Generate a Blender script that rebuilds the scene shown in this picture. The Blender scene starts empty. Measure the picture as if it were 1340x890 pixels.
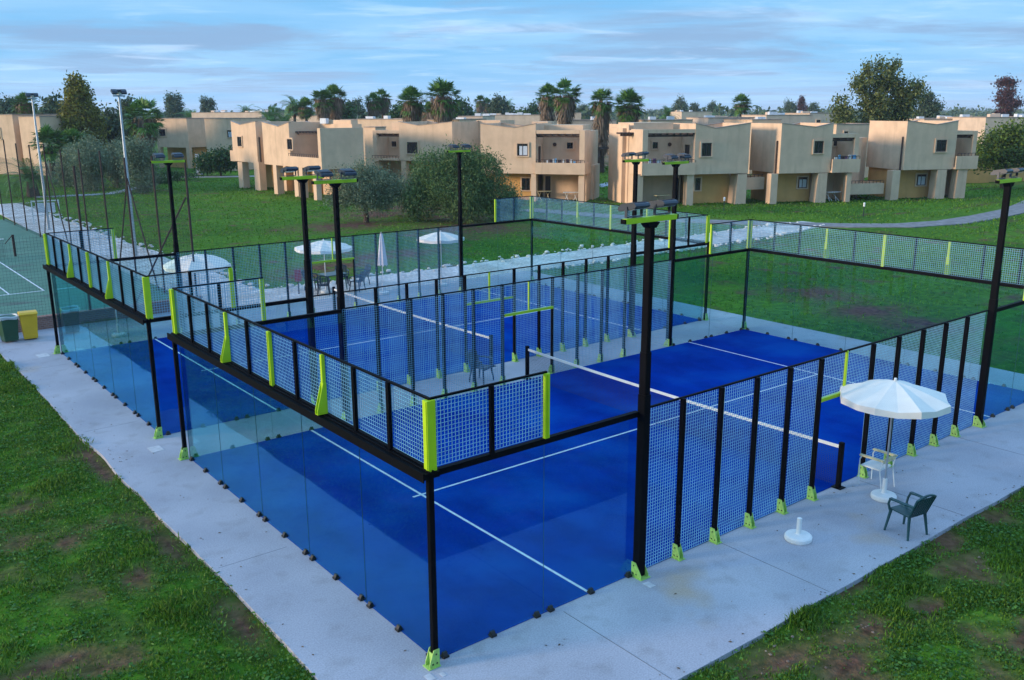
import bpy, bmesh, math, random
import numpy as np
from mathutils import Vector, Matrix, noise
R = math.radians
rnd = random.Random(7)
S = bpy.context.scene
col = S.collection

# ------------------------------------------------------------------ camera (solved from the courts' known sizes)
CAM = np.array([-6.25, -9.69, 7.59])
YAW, PITCH, ROLL, FPX = .90264, .24616, -.0040, 1191.0
def cam_axes():
    cy, sy, cp, sp = math.cos(YAW), math.sin(YAW), math.cos(PITCH), math.sin(PITCH)
    f = np.array([cy*cp, sy*cp, -sp]); r = np.array([sy, -cy, 0.]); u = np.cross(r, f)
    c, s = math.cos(ROLL), math.sin(ROLL)
    return c*r+s*u, -s*r+c*u, f
CR, CU, CF = cam_axes()
def ray(u, v): return CR*(u-670)/FPX + CU*(445-v)/FPX + CF
def ground(u, v, z=0.0):
    d = ray(u, v); t = (z-CAM[2])/d[2]; return CAM+t*d
def at(u, v, depth): return CAM + ray(u, v)*depth

cd = bpy.data.cameras.new('camera'); cam = bpy.data.objects.new('camera', cd); col.objects.link(cam)
cd.sensor_width = 36; cd.lens = FPX/1340*36; cd.clip_start = .1; cd.clip_end = 20000
M = Matrix.Identity(4)
for i in range(3): M[i][0], M[i][1], M[i][2], M[i][3] = CR[i], CU[i], -CF[i], CAM[i]
cam.matrix_world = M
S.camera = cam

# ------------------------------------------------------------------ materials
def new_mat(name):
    m = bpy.data.materials.new(name); m.use_nodes = True
    nt = m.node_tree; return m, nt, nt.nodes['Principled BSDF']
def noise_col(nt, c0, c1, scale, detail=6, stretch=None, lo=.35, hi=.65, coord='Object'):
    tc = nt.nodes.new('ShaderNodeTexCoord'); n = nt.nodes.new('ShaderNodeTexNoise')
    n.inputs['Scale'].default_value = scale; n.inputs['Detail'].default_value = detail
    if stretch:
        mp = nt.nodes.new('ShaderNodeMapping'); mp.inputs['Scale'].default_value = stretch
        nt.links.new(tc.outputs[coord], mp.inputs['Vector']); nt.links.new(mp.outputs[0], n.inputs['Vector'])
    else: nt.links.new(tc.outputs[coord], n.inputs['Vector'])
    r = nt.nodes.new('ShaderNodeValToRGB'); e = r.color_ramp.elements
    e[0].position, e[1].position = lo, hi; e[0].color = (*c0, 1); e[1].color = (*c1, 1)
    nt.links.new(n.outputs['Fac'], r.inputs['Fac'])
    return r, n
def mixc(nt, a, b, fac, mode='MIX'):
    m = nt.nodes.new('ShaderNodeMix'); m.data_type = 'RGBA'; m.blend_type = mode
    for s, v in ((6, a), (7, b), (0, fac)):
        if isinstance(v, bpy.types.NodeSocket): nt.links.new(v, m.inputs[s])
        elif isinstance(v, tuple): m.inputs[s].default_value = (*v, 1)
        else: m.inputs[s].default_value = v
    return m.outputs[2]
def bump(nt, b, h, strength, dist=.02):
    n = nt.nodes.new('ShaderNodeBump'); n.inputs['Strength'].default_value = strength; n.inputs['Distance'].default_value = dist
    nt.links.new(h, n.inputs['Height']); nt.links.new(n.outputs[0], b.inputs['Normal'])
def paint(name, c, rough=.5, metal=0., var=.12, scale=3., bmp=0., spec=.5):
    m, nt, b = new_mat(name)
    r, n = noise_col(nt, tuple(x*(1-var) for x in c), tuple(min(1, x*(1+var)) for x in c), scale)
    nt.links.new(r.outputs[0], b.inputs['Base Color'])
    b.inputs['Roughness'].default_value = rough; b.inputs['Metallic'].default_value = metal
    b.inputs['Specular IOR Level'].default_value = spec
    if bmp: bump(nt, b, n.outputs['Fac'], bmp)
    return m
MT = {}
MT['black'] = paint('black_coated_steel', (.0018, .0022, .004), .6, spec=.06)
MT['lime'] = paint('lime_coated_steel', (.42, .62, .008), .45, var=.08)
MT['foot'] = paint('pale_lime_steel', (.34, .56, .12), .5, var=.15, scale=20)
MT['wire'] = paint('galvanised_wire_sky_tint', (.17, .41, .55), .45, metal=.1)  # blue of the sky mirrored in the zinc is put into the colour
MT['net'] = paint('net_cord', (.012, .014, .03), .8)
MT['white'] = paint('white_plastic', (.74, .74, .72), .45, var=.05)
MT['cloth'] = paint('white_canvas', (.80, .75, .66), .85, var=.04)
MT['clothpink'] = paint('faded_canvas', (.70, .64, .64), .85, var=.06)
MT['rubber'] = paint('black_rubber', (.008, .008, .008), .6)
MT['lamp'] = paint('dark_grey_casting', (.022, .030, .046), .4, var=.2)
MT['lens'] = paint('lamp_lens', (.2, .22, .24), .15)
MT['galv'] = paint('galvanised_steel', (.42, .46, .50), .45, metal=.5)
MT['rust'] = paint('rusty_steel', (.035, .018, .014), .8, var=.35, scale=6)
MT['greenpl'] = paint('dark_green_plastic', (.018, .07, .078), .3)
MT['bluepl'] = paint('dark_blue_plastic', (.012, .03, .055), .4)
MT['bingreen'] = paint('bin_green', (.012, .07, .03), .45)
MT['binyellow'] = paint('bin_yellow', (.75, .42, .01), .45, var=.06)
MT['bag'] = paint('bin_liner', (.55, .58, .58), .5)
MT['wood'] = paint('bleached_wood', (.62, .52, .30), .6, var=.2, scale=12)
MT['darkwood'] = paint('dark_beam', (.06, .032, .022), .7, var=.3, scale=8)
MT['pane'] = paint('window_glass', (.012, .014, .02), .08, spec=.8)
MT['curtain'] = paint('white_curtain', (.55, .58, .62), .8, var=.06)
MT['frame'] = paint('brown_frame', (.05, .028, .025), .5)
MT['red'] = paint('red_panel', (.30, .02, .03), .5)
MT['stone'] = paint('pale_stone', (.55, .54, .52), .9, var=.3, scale=5, bmp=.5)
MT['roofwhite'] = paint('white_roof_tank', (.62, .64, .66), .5)
MT['roofgrey'] = paint('roof_felt', (.34, .26, .21), .9, var=.2, scale=1.5)
MT['bark'] = paint('bark', (.075, .05, .035), .95, var=.4, scale=9, bmp=.6)
MT['skirt'] = None

def plaster(name, c, stain):
    m, nt, b = new_mat(name)
    r, n = noise_col(nt, tuple(x*.90 for x in c), tuple(x*1.06 for x in c), .9, 8)
    r2, n2 = noise_col(nt, (0, 0, 0), (1, 1, 1), 1.0, 7, (2.2, 2.2, .22), .55, .82)     # rain streaks: long in z
    mx = nt.nodes.new('ShaderNodeMath'); mx.operation = 'MULTIPLY'; mx.inputs[1].default_value = stain
    nt.links.new(r2.outputs[0], mx.inputs[0])
    c2 = mixc(nt, r.outputs[0], tuple(x*.55 for x in c), mx.outputs[0])
    nt.links.new(c2, b.inputs['Base Color']); b.inputs['Roughness'].default_value = .92; b.inputs['Specular IOR Level'].default_value = .15
    r3, n3 = noise_col(nt, (0, 0, 0), (1, 1, 1), 22, 4)
    bump(nt, b, n3.outputs['Fac'], .25, .02)
    return m
MT['plaster'] = plaster('sand_plaster', (.70, .485, .32), .45)
MT['ochre'] = plaster('shade_ochre_plaster', (.66, .36, .125), .35)  # sand plaster with the orange of shaded ground floors put into its colour
MT['plasterfar'] = plaster('pale_plaster', (.66, .49, .36), .4)

def turf():
    m, nt, b = new_mat('blue_court_turf')
    r, n = noise_col(nt, (.0002, .017, .19), (.0003, .034, .29), 1.1, 9, (1, .6, 1), .36, .66)
    r2, n2 = noise_col(nt, (0, 0, 0), (1, 1, 1), 60, 4, (1, .35, 1), .3, .75)
    c = mixc(nt, r.outputs[0], (.001, .060, .38), r2.outputs[0])
    c = mixc(nt, r.outputs[0], c, .38)
    r3, n3 = noise_col(nt, (0, 0, 0), (1, 1, 1), 30, 3, None, .64, .76)       # sand specks
    mm = nt.nodes.new('ShaderNodeMath'); mm.operation = 'MULTIPLY'; mm.inputs[1].default_value = .34
    rr_, nn_ = noise_col(nt, (0, 0, 0), (1, 1, 1), .45, 9, None, .46, .68)
    c = mixc(nt, c, (.001, .066, .35), rr_.outputs[0])
    r4, n4 = noise_col(nt, (0, 0, 0), (1, 1, 1), .7, 4, None, .45, .7)
    nt.links.new(r3.outputs[0], mm.inputs[0])
    m2 = nt.nodes.new('ShaderNodeMath'); m2.operation = 'MULTIPLY'
    nt.links.new(mm.outputs[0], m2.inputs[0]); nt.links.new(r4.outputs[0], m2.inputs[1])
    c = mixc(nt, c, (.16, .22, .34), m2.outputs[0])
    nt.links.new(c, b.inputs['Base Color']); b.inputs['Roughness'].default_value = .95; b.inputs['Specular IOR Level'].default_value = .0
    r5, n5 = noise_col(nt, (0, 0, 0), (1, 1, 1), 240, 2)
    bump(nt, b, n5.outputs['Fac'], .5, .01)
    return m
MT['turf'] = turf()
MT['drain'] = paint('pale_cover', (.5, .5, .52), .8, var=.15, scale=8)
MT['line'] = paint('white_turf_line', (.62, .66, .70), .9, var=.12, scale=8)

def concrete():
    m, nt, b = new_mat('concrete')
    r, n = noise_col(nt, (.33, .335, .38), (.45, .45, .495), .55, 9, None, .3, .7)
    r2, n2 = noise_col(nt, (0, 0, 0), (1, 1, 1), 2.2, 8, None, .52, .74)
    c = mixc(nt, r.outputs[0], (.24, .235, .24), r2.outputs[0])
    c = mixc(nt, r.outputs[0], c, .50)
    r3, n3 = noise_col(nt, (0, 0, 0), (1, 1, 1), .33, 5, None, .64, .74)      # rusty/earthy stains
    c = mixc(nt, c, (.42, .34, .27), r3.outputs[0])
    r4, n4 = noise_col(nt, (.84, .84, .84), (1.09, 1.09, 1.09), 40, 5)
    c = mixc(nt, c, r4.outputs[0], 1., 'MULTIPLY')
    nt.links.new(c, b.inputs['Base Color']); b.inputs['Roughness'].default_value = .85; b.inputs['Specular IOR Level'].default_value = .25
    bump(nt, b, n4.outputs['Fac'], .15, .01)
    return m
MT['concrete'] = concrete()
MT['joint'] = paint('joint_sealant', (.19, .19, .20), .9)
MT['gravel'] = None
def gravel(name, c0, c1, sc=9):
    m, nt, b = new_mat(name)
    tc = nt.nodes.new('ShaderNodeTexCoord'); v = nt.nodes.new('ShaderNodeTexVoronoi'); v.inputs['Scale'].default_value = sc
    nt.links.new(tc.outputs['Object'], v.inputs['Vector'])
    r = nt.nodes.new('ShaderNodeValToRGB'); e = r.color_ramp.elements; e[0].color = (*c0, 1); e[1].color = (*c1, 1)
    nt.links.new(v.outputs['Color'], r.inputs['Fac'])
    r2, n2 = noise_col(nt, (.72, .70, .66), (1.05, 1.05, 1.05), .6, 6)
    nt.links.new(mixc(nt, r.outputs[0], r2.outputs[0], 1., 'MULTIPLY'), b.inputs['Base Color'])
    b.inputs['Roughness'].default_value = .95; b.inputs['Specular IOR Level'].default_value = .2
    bump(nt, b, v.outputs['Distance'], .8, .04)
    return m
MT['gravel'] = gravel('white_gravel', (.42, .41, .40), (.80, .77, .74))
MT['asphalt'] = paint('worn_asphalt', (.20, .19, .19), .9, var=.25, scale=2, bmp=.3)
MT['hardcourt'] = None
def hardcourt():
    m, nt, b = new_mat('green_hard_court')
    r, n = noise_col(nt, (.05, .14, .09), (.08, .19, .125), .5, 8, None, .3, .7)
    r2, n2 = noise_col(nt, (0, 0, 0), (1, 1, 1), .35, 6, (1, 2.2, 1), .57, .72)
    nt.links.new(mixc(nt, r.outputs[0], (.055, .06, .055), r2.outputs[0]), b.inputs['Base Color'])
    b.inputs['Roughness'].default_value = .8
    return m
MT['hardcourt'] = hardcourt()
MT['brick'] = None
def brick():
    m, nt, b = new_mat('red_brick')
    tc = nt.nodes.new('ShaderNodeTexCoord'); mp = nt.nodes.new('ShaderNodeMapping'); mp.inputs['Rotation'].default_value = (R(90), 0, 0)
    t = nt.nodes.new('ShaderNodeTexBrick'); t.inputs['Scale'].default_value = 3.5
    t.inputs['Color1'].default_value = (.30, .15, .11, 1); t.inputs['Color2'].default_value = (.22, .11, .09, 1); t.inputs['Mortar'].default_value = (.30, .26, .24, 1)
    nt.links.new(tc.outputs['Object'], mp.inputs[0]); nt.links.new(mp.outputs[0], t.inputs['Vector'])
    nt.links.new(t.outputs['Color'], b.inputs['Base Color']); b.inputs['Roughness'].default_value = .9
    return m
MT['brick'] = brick()

def glass():
    m = bpy.data.materials.new('court_glass'); m.use_nodes = True; nt = m.node_tree
    for n in list(nt.nodes):
        if n.type != 'OUTPUT_MATERIAL': nt.nodes.remove(n)
    out = nt.nodes['Material Output']
    fr = nt.nodes.new('ShaderNodeFresnel'); fr.inputs['IOR'].default_value = 1.5
    geo = nt.nodes.new('ShaderNodeNewGeometry')
    tr = nt.nodes.new('ShaderNodeBsdfTransparent')
    r, n = noise_col(nt, (.81, .93, .93), (.86, .95, .95), .8, 5)
    nt.links.new(r.outputs[0], tr.inputs['Color'])
    gl = nt.nodes.new('ShaderNodeBsdfGlossy'); gl.inputs['Roughness'].default_value = .015; gl.inputs['Color'].default_value = (.28, .88, 1, 1)
    mx = nt.nodes.new('ShaderNodeMixShader')
    # backfaces use the same outside Fresnel: force the outer ratio by feeding the abs-facing normal
    lw = nt.nodes.new('ShaderNodeLayerWeight'); lw.inputs['Blend'].default_value = .5
    pw = nt.nodes.new('ShaderNodeMath'); pw.operation = 'POWER'; pw.inputs[1].default_value = 4.6
    nt.links.new(lw.outputs['Facing'], pw.inputs[0])
    ml = nt.nodes.new('ShaderNodeMath'); ml.operation = 'MULTIPLY_ADD'; ml.inputs[1].default_value = .90; ml.inputs[2].default_value = .046
    nt.links.new(pw.outputs[0], ml.inputs[0])
    nt.links.new(ml.outputs[0], mx.inputs[0]); nt.links.new(tr.outputs[0], mx.inputs[1]); nt.links.new(gl.outputs[0], mx.inputs[2])
    nt.links.new(mx.outputs[0], out.inputs['Surface'])
    nt.nodes.remove(fr); nt.nodes.remove(geo)
    return m
MT['glass'] = glass()
MT['glassedge'] = paint('glass_edge', (.015, .07, .08), .3)

def leaf_mat(name, c0, c1, rough=.55, trans=.25):
    m, nt, b = new_mat(name)
    g = nt.nodes.new('ShaderNodeNewGeometry'); r = nt.nodes.new('ShaderNodeValToRGB')
    e = r.color_ramp.elements; e[0].color = (*c0, 1); e[1].color = (*c1, 1)
    nt.links.new(g.outputs['Random Per Island'], r.inputs['Fac'])
    nt.links.new(r.outputs[0], b.inputs['Base Color']); b.inputs['Roughness'].default_value = rough
    b.inputs['Specular IOR Level'].default_value = .3
    t = nt.nodes.new('ShaderNodeBsdfTranslucent'); nt.links.new(r.outputs[0], t.inputs['Color'])
    mx = nt.nodes.new('ShaderNodeMixShader'); mx.inputs[0].default_value = trans
    nt.links.new(b.outputs[0], mx.inputs[1]); nt.links.new(t.outputs[0], mx.inputs[2])
    nt.links.new(mx.outputs[0], nt.nodes['Material Output'].inputs['Surface'])
    return m
MT['grass'] = leaf_mat('grass_blades', (.030, .10, .006), (.16, .29, .022), .6, .3)
MT['grassfar'] = leaf_mat('lawn_tufts', (.06, .16, .010), (.14, .28, .020), .6, .3)
MT['clover'] = leaf_mat('clover_leaves', (.02, .085, .010), (.09, .22, .03), .6, .25)
MT['drygrass'] = leaf_mat('dry_grass', (.10, .07, .03), (.19, .14, .06), .8, .2)
MT['palmleaf'] = leaf_mat('palm_fronds', (.04, .105, .02), (.14, .28, .045), .45, .15)
MT['skirt'] = leaf_mat('dead_fronds', (.11, .075, .05), (.33, .235, .155), .9, .1)
MT['olive'] = leaf_mat('olive_leaves', (.08, .125, .068), (.23, .29, .17), .6, .15)
MT['bushleaf'] = leaf_mat('bush_leaves', (.045, .10, .028), (.15, .235, .075), .6, .2)
MT['eucal'] = leaf_mat('gum_tree_leaves', (.06, .085, .020), (.20, .225, .06), .6, .2)
MT['conif'] = leaf_mat('yellowing_leaves', (.07, .08, .010), (.28, .26, .03), .6, .2)
MT['lime_leaf'] = leaf_mat('fresh_leaves', (.035, .075, .008), (.17, .24, .03), .6, .3)
MT['citrus'] = leaf_mat('citrus_leaves', (.016, .05, .010), (.05, .13, .022), .45, .2)
MT['redleaf'] = leaf_mat('purple_leaves', (.05, .02, .02), (.15, .055, .05), .6, .2)
MT['darkleaf'] = leaf_mat('dark_leaves', (.032, .06, .028), (.11, .155, .065), .6, .15)
MT['woodleaf'] = leaf_mat('far_wood_leaves', (.04, .075, .04), (.13, .18, .085), .7, .15)

# ------------------------------------------------------------------ mesh helpers
class MB:
    def __init__(s): s.v, s.f, s.m, s.mi = [], [], [], 0
    def add(s, vs, fs):
        o = len(s.v); s.v += [tuple(map(float, p)) for p in vs]
        for f in fs: s.f.append(tuple(i+o for i in f)); s.m.append(s.mi)
    def hexa(s, p):      # 8 points: bottom 0-3, top 4-7
        s.add(p, [(3, 2, 1, 0), (4, 5, 6, 7), (0, 1, 5, 4), (1, 2, 6, 5), (2, 3, 7, 6), (3, 0, 4, 7)])
    def box(s, x0, x1, y0, y1, z0, z1, f=None):
        p = [(x0, y0, z0), (x1, y0, z0), (x1, y1, z0), (x0, y1, z0), (x0, y0, z1), (x1, y0, z1), (x1, y1, z1), (x0, y1, z1)]
        s.hexa([f(*q) for q in p] if f else p)
    def tube(s, p0, p1, r0, r1=None, n=6, cap=True):
        r1 = r0 if r1 is None else r1
        a, b = Vector(p0), Vector(p1); d = (b-a).normalized()
        t = Vector((0, 0, 1)) if abs(d.z) < .9 else Vector((1, 0, 0))
        x = d.cross(t).normalized(); y = d.cross(x)
        vs = []
        for c, r in ((a, r0), (b, r1)):
            for k in range(n):
                g = 2*math.pi*k/n + math.pi/n; vs.append(c+x*(r*math.cos(g))+y*(r*math.sin(g)))
        fs = [(k, (k+1) % n, n+(k+1) % n, n+k) for k in range(n)]
        if cap: fs += [tuple(range(n-1, -1, -1)), tuple(range(n, 2*n))]
        s.add(vs, fs)
    def path(s, pts, r, n=6):
        for a, b in zip(pts, pts[1:]): s.tube(a, b, r, n=n)
    def prism(s, poly, h0, h1, f):   # polygon (a,b) extruded along the third axis; f(a,b,h)->xyz
        n = len(poly)
        vs = [f(a, b, h0) for a, b in poly]+[f(a, b, h1) for a, b in poly]
        s.add(vs, [tuple(range(n-1, -1, -1)), tuple(range(n, 2*n))]+[(k, (k+1) % n, n+(k+1) % n, n+k) for k in range(n)])
    def lathe(s, prof, n=20, c=(0, 0)):
        vs = []
        for r, z in prof:
            for k in range(n):
                g = 2*math.pi*k/n; vs.append((c[0]+r*math.cos(g), c[1]+r*math.sin(g), z))
        fs = []
        for i in range(len(prof)-1):
            for k in range(n): fs.append((i*n+k, i*n+(k+1) % n, (i+1)*n+(k+1) % n, (i+1)*n+k))
        fs += [tuple(range(n-1, -1, -1)), tuple(range((len(prof)-1)*n, len(prof)*n))]
        s.add(vs, fs)
    def build(s, name, mat, parent=None, loc=(0, 0, 0), rz=0., smooth=False, bev=0., recalc=True):
        me = bpy.data.meshes.new(name); me.from_pydata(s.v, [], s.f)
        mats = mat if isinstance(mat, (list, tuple)) else [mat]
        for m in mats: me.materials.append(MT[m] if isinstance(m, str) else m)
        if len(mats) > 1: me.polygons.foreach_set('material_index', s.m)
        if recalc:
            b = bmesh.new(); b.from_mesh(me); bmesh.ops.recalc_face_normals(b, faces=b.faces)
            if bev:
                bmesh.ops.bevel(b, geom=[e for e in b.edges if len(e.link_faces) == 2 and e.calc_face_angle(0) > .6], offset=bev, segments=2, affect='EDGES', clamp_overlap=True)
            b.to_mesh(me); b.free()
        if smooth: me.polygons.foreach_set('use_smooth', [True]*len(me.polygons))
        me.update()
        o = bpy.data.objects.new(name, me); col.objects.link(o); o.location = loc; o.rotation_euler = (0, 0, rz)
        if parent: o.parent = parent
        return o
def np_obj(name, V, F, mat, parent=None, mats=None, mi=None):
    V = np.asarray(V, np.float32).reshape(-1, 3); F = np.asarray(F, np.int32); k = F.shape[1]
    me = bpy.data.meshes.new(name)
    me.vertices.add(len(V)); me.vertices.foreach_set('co', V.ravel())
    me.loops.add(F.size); me.loops.foreach_set('vertex_index', F.ravel())
    me.polygons.add(len(F)); me.polygons.foreach_set('loop_start', np.arange(0, F.size, k, dtype=np.int32))
    for m in (mats or [mat]): me.materials.append(MT[m] if isinstance(m, str) else m)
    if mi is not None: me.polygons.foreach_set('material_index', np.asarray(mi, np.int32))
    me.update(calc_edges=True)
    o = bpy.data.objects.new(name, me); col.objects.link(o)
    if parent: o.parent = parent
    return o
def tag(o, label=None, cat=None, group=None, kind=None):
    if label: o['label'] = label
    if cat: o['category'] = cat
    if group: o['group'] = group
    if kind: o['kind'] = kind
    return o
def empty(name, loc=(0, 0, 0), rz=0., label=None, cat=None, group=None):
    o = bpy.data.objects.new(name, None); col.objects.link(o); o.location = loc; o.rotation_euler = (0, 0, rz)
    o.empty_display_size = .3
    return tag(o, label, cat, group)
KIDS = {}
def copy_tree(o, parent=None):
    c = o.copy(); col.objects.link(c)
    if parent: c.parent = parent
    for ch in o.children: copy_tree(ch, c)
    return c
def dup(o, loc, rz=0., label=None, sc=None):
    c = copy_tree(o); c.location = loc; c.rotation_euler = (0, 0, rz)
    if sc: c.scale = (sc, sc, sc) if not isinstance(sc, tuple) else sc
    if label: c['label'] = label
    return c
def inst(o, parent, loc, rz=0.):
    c = o.copy(); col.objects.link(c); c.parent = parent; c.location = loc; c.rotation_euler = (0, 0, rz); return c
# ------------------------------------------------------------------ ground
L, W, GAP = 19.85, 10.0, 1.92
H3, H4 = 2.92, 3.92
XS = L-3.85                       # far masts
def vnoise(x, y, sc, seed=0):
    x = np.asarray(x, float)*sc; y = np.asarray(y, float)*sc
    xi, yi = np.floor(x).astype(np.int64), np.floor(y).astype(np.int64); fx, fy = x-xi, y-yi
    fx, fy = fx*fx*(3-2*fx), fy*fy*(3-2*fy)
    def h(a, b):
        n = (a*374761393+b*668265263+seed*974711) & 0x7fffffff
        n = ((n ^ (n >> 13))*1274126177) & 0x7fffffff
        return ((n ^ (n >> 16)) & 0xffff)/65535.
    return (h(xi, yi)*(1-fx)+h(xi+1, yi)*fx)*(1-fy)+(h(xi, yi+1)*(1-fx)+h(xi+1, yi+1)*fx)*fy
def fbm(x, y, sc, seed=0, o=4):
    t, a, s = 0, 1., 0
    for k in range(o): t = t+a*vnoise(x, y, sc*2**k, seed+k); s += a; a *= .55
    return t/s
PATCH = [(5.4, -3.3, 1.0, .5), (15, 32, 3.5, 1.6), (13, 30.5, 2.5, 1.2), (19, 33.5, 4, 1.6), (5.4, -3.2, .55, .25), (3.9, -3.0, .9, .35), (4.6, -3.6, 1.1, .4), (9.1, -3.3, .6, .3), (6.8, -3.6, .8, .35), (2.9, -3.2, .7, .3), (11, -4, 1, .5), (7.5, -5, 1.2, .6), (-4.4, 3.4, 1.1, .4), (-3.6, 2.9, .8, .3), (-1.75, 2.9, .35, 1.1), (-1.8, 6.6, .3, 1.6),
         (-2.6, 5.2, .3, .6), (-3.2, 7.4, .3, .5), (-1.7, 11, .25, 2.5), (26.3, 9.0, 2.2, 1.6), (27.9, 12.2, 1.8, 2.4), (25.6, 6.6, 1.6, 1.5), (34, 54, 5, 5), (23.6, 46.8, 5, 3), (30, 40, 5, 5), (29, 52, 4, 4), (33, 47, 4, 5)]
def bare(x, y):
    x = np.asarray(x, float); y = np.asarray(y, float)
    n = fbm(x, y, .9, 3, 4)
    nearc = ((y < -2.3) | ((x < -1.4) & (y < 9)))
    b = np.clip((n-np.where(y < -2.3, .48, np.where(nearc, .57, .60)))*4.5, 0, 1)*.93
    for px, py, rx, ry in PATCH:
        d = np.sqrt(((x-px)/rx)**2+((y-py)/ry)**2)
        b = np.maximum(b, np.clip(1.35-d, 0, 1)*np.clip((fbm(x, y, 1.7, 11, 4)-.26)*5., 0, 1))
    return b
def lines(lo, hi, n, far, m):
    a = np.linspace(lo, hi, n); g = np.geomspace(1, far, m)
    return np.concatenate([lo-g[::-1], a, hi+g])
gx = lines(-14, 56, 281, 5200, 26); gy = lines(-12, 80, 300, 5200, 26)
GX, GY = np.meshgrid(gx, gy)
near = (GX > -14) & (GX < 56) & (GY > -12) & (GY < 80)
onslab = (GX > -2.2) & (GX < 22.2) & (GY > -2.9) & (GY < 27.5)
GZ = -.05+np.where(near & ~onslab, (fbm(GX, GY, .7, 5, 4)-.5)*.07, -.03)
GZ = np.where((GX < 10.5) & (GY > 24), -.08, GZ); GZ = np.where((GY > 23.5) & (GY < 29.5), -.08, GZ)
nx, ny = len(gx), len(gy)
ii = np.arange(ny-1)[:, None]*nx+np.arange(nx-1)[None, :]
F = np.stack([ii, ii+1, ii+nx+1, ii+nx], -1).reshape(-1, 4)
def lawn_mat():
    m, nt, b = new_mat('lawn_and_soil')
    at_ = nt.nodes.new('ShaderNodeAttribute'); at_.attribute_name = 'bare'
    r, n = noise_col(nt, (.036, .125, .008), (.10, .24, .015), .10, 8, None, .32, .68)
    r2, n2 = noise_col(nt, (.35, .42, .4), (1.35, 1.2, 1.2), 3.2, 8, None, .25, .75)
    c = mixc(nt, r.outputs[0], r2.outputs[0], 1., 'MULTIPLY')
    r5, n5 = noise_col(nt, (0, 0, 0), (1, 1, 1), .045, 4, None, .56, .70)        # yellower sweeps of lawn
    mm = nt.nodes.new('ShaderNodeMath'); mm.operation = 'MULTIPLY'; mm.inputs[1].default_value = .7
    nt.links.new(r5.outputs[0], mm.inputs[0])
    c = mixc(nt, c, (.12, .22, .012), mm.outputs[0])
    r3, n3 = noise_col(nt, (.075, .034, .022), (.17, .085, .055), 5, 8)
    nt.links.new(mixc(nt, c, r3.outputs[0], at_.outputs['Fac']), b.inputs['Base Color'])
    b.inputs['Roughness'].default_value = .95; b.inputs['Specular IOR Level'].default_value = .1
    r4, n4 = noise_col(nt, (0, 0, 0), (1, 1, 1), 9, 8)
    bump(nt, b, n4.outputs['Fac'], .8, .08)
    return m
MT['lawn'] = lawn_mat()
go = np_obj('ground', np.stack([GX, GY, GZ], -1), F, 'lawn')
ba = go.data.attributes.new('bare', 'FLOAT', 'POINT'); ba.data.foreach_set('value', bare(GX, GY).ravel().astype(np.float32))
go.data.polygons.foreach_set('use_smooth', [True]*len(F))
tag(go, kind='structure')

def sheet(name, poly, z, mat, th=.0):
    b = MB(); n = len(poly)
    if th: b.prism(poly, z-th, z, lambda a, c, h: (a, c, h))
    else: b.add([(x, y, z) for x, y in poly], [tuple(range(n))])
    o = b.build(name, mat, recalc=bool(th)); 
    return tag(o, kind='structure')
# concrete apron: left edge wanders, right edge straighter
edge = []
for y in np.arange(26.0, -2.4, -.35): edge.append((-1.53+.16*(float(fbm(y, .3, .35, 21, 3))-.5)*2, float(y)))
bot = [(float(x), -2.45+.10*(float(fbm(x, 9.3, .3, 8, 4))-.5)*2) for x in np.arange(-1.5, 21.6, .4)]
slab = [(-1.2, 26.3)]+edge+bot+[(21.6, -2.45), (21.75, 24.5), (6.4, 24.6), (6.4, 26.1)]
sl = sheet('concrete_apron', slab, 0., 'concrete', .14)
b = MB()
for x in (2.28, 6.05, 10.6, 14.8, 18.9): b.box(x-.006, x+.006, -2.40, -.16, .0005, .003)
for y in (4.6, 13.4, 20.4): b.box(-1.42, -.16, y-.004, y+.004, .0005, .002)
for x in (4, 8, 12, 16): b.box(x-.006, x+.006, W+.15, W+GAP-.15, .0005, .003)
b.build('expansion_joint', 'joint', sl)
b = MB()
for x, y, s in ((-.42, 11.1, .28), (-.55, 22.0, .35), (-.30, -.28, .11), (3.93, -.42, .13), (-.12, -.34, .07)):
    b.box(x-s/2, x+s/2, y-s*.7, y+s*.7, .001, .005)
b.build('drain_cover', 'drain', sl)
lawn_pts = None
# gravel strips, paths, tennis court
gy_ = [(9.55+.35*(float(fbm(y, 1., .4, 4, 3))-.5)*2, float(y)) for y in np.arange(28.4, 80, .8)]
gx_ = [(float(x), 28.1+.35*(float(fbm(x, 2., .4, 6, 3))-.5)*2) for x in np.arange(10.2, 45, .8)]
g_poly = [(6.3, 24.63), (34, 24.5), (39, 24.9), (44.5, 24.9), (49.8, 26.2), (49.8, 28.2)]+gx_[::-1]+gy_+[(11.2, 80), (6.9, 80), (6.3, 60)]
sheet('gravel_path', g_poly, -.02, 'gravel', .1)
def road(name, pts, w, z, mat):
    l, r = [], []
    for i, p in enumerate(pts):
        a = Vector(pts[max(0, i-1)]); c = Vector(pts[min(len(pts)-1, i+1)]); d = (c-a).normalized(); n = Vector((-d.y, d.x))*w/2
        l.append((p[0]+n.x, p[1]+n.y)); r.append((p[0]-n.x, p[1]-n.y))
    return sheet(name, l+r[::-1], z, mat, .08)
road('asphalt_path', [(40, 47), (41.6, 40), (43.5, 34.5), (46.5, 29.5), (50.0, 24.9), (53, 22.3), (57, 21.2), (62, 21.2), (69, 21.8), (78, 24), (95, 30)], 2.1, -.01, 'asphalt')
road('garden_path', [(12, 85.5), (18.5, 84.8), (24, 92), (30, 105), (36, 101), (44, 97)], 1.3, -.012, 'concrete')
road('walkway', [(60, 60), (66, 63), (74, 66), (84, 78)], 1.5, -.015, 'concrete')
hc = sheet('tennis_court', [(-14, 26.3), (6.25, 26.3), (6.25, 66.5), (-14, 66.5)], -.005, 'hardcourt', .1)
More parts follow.
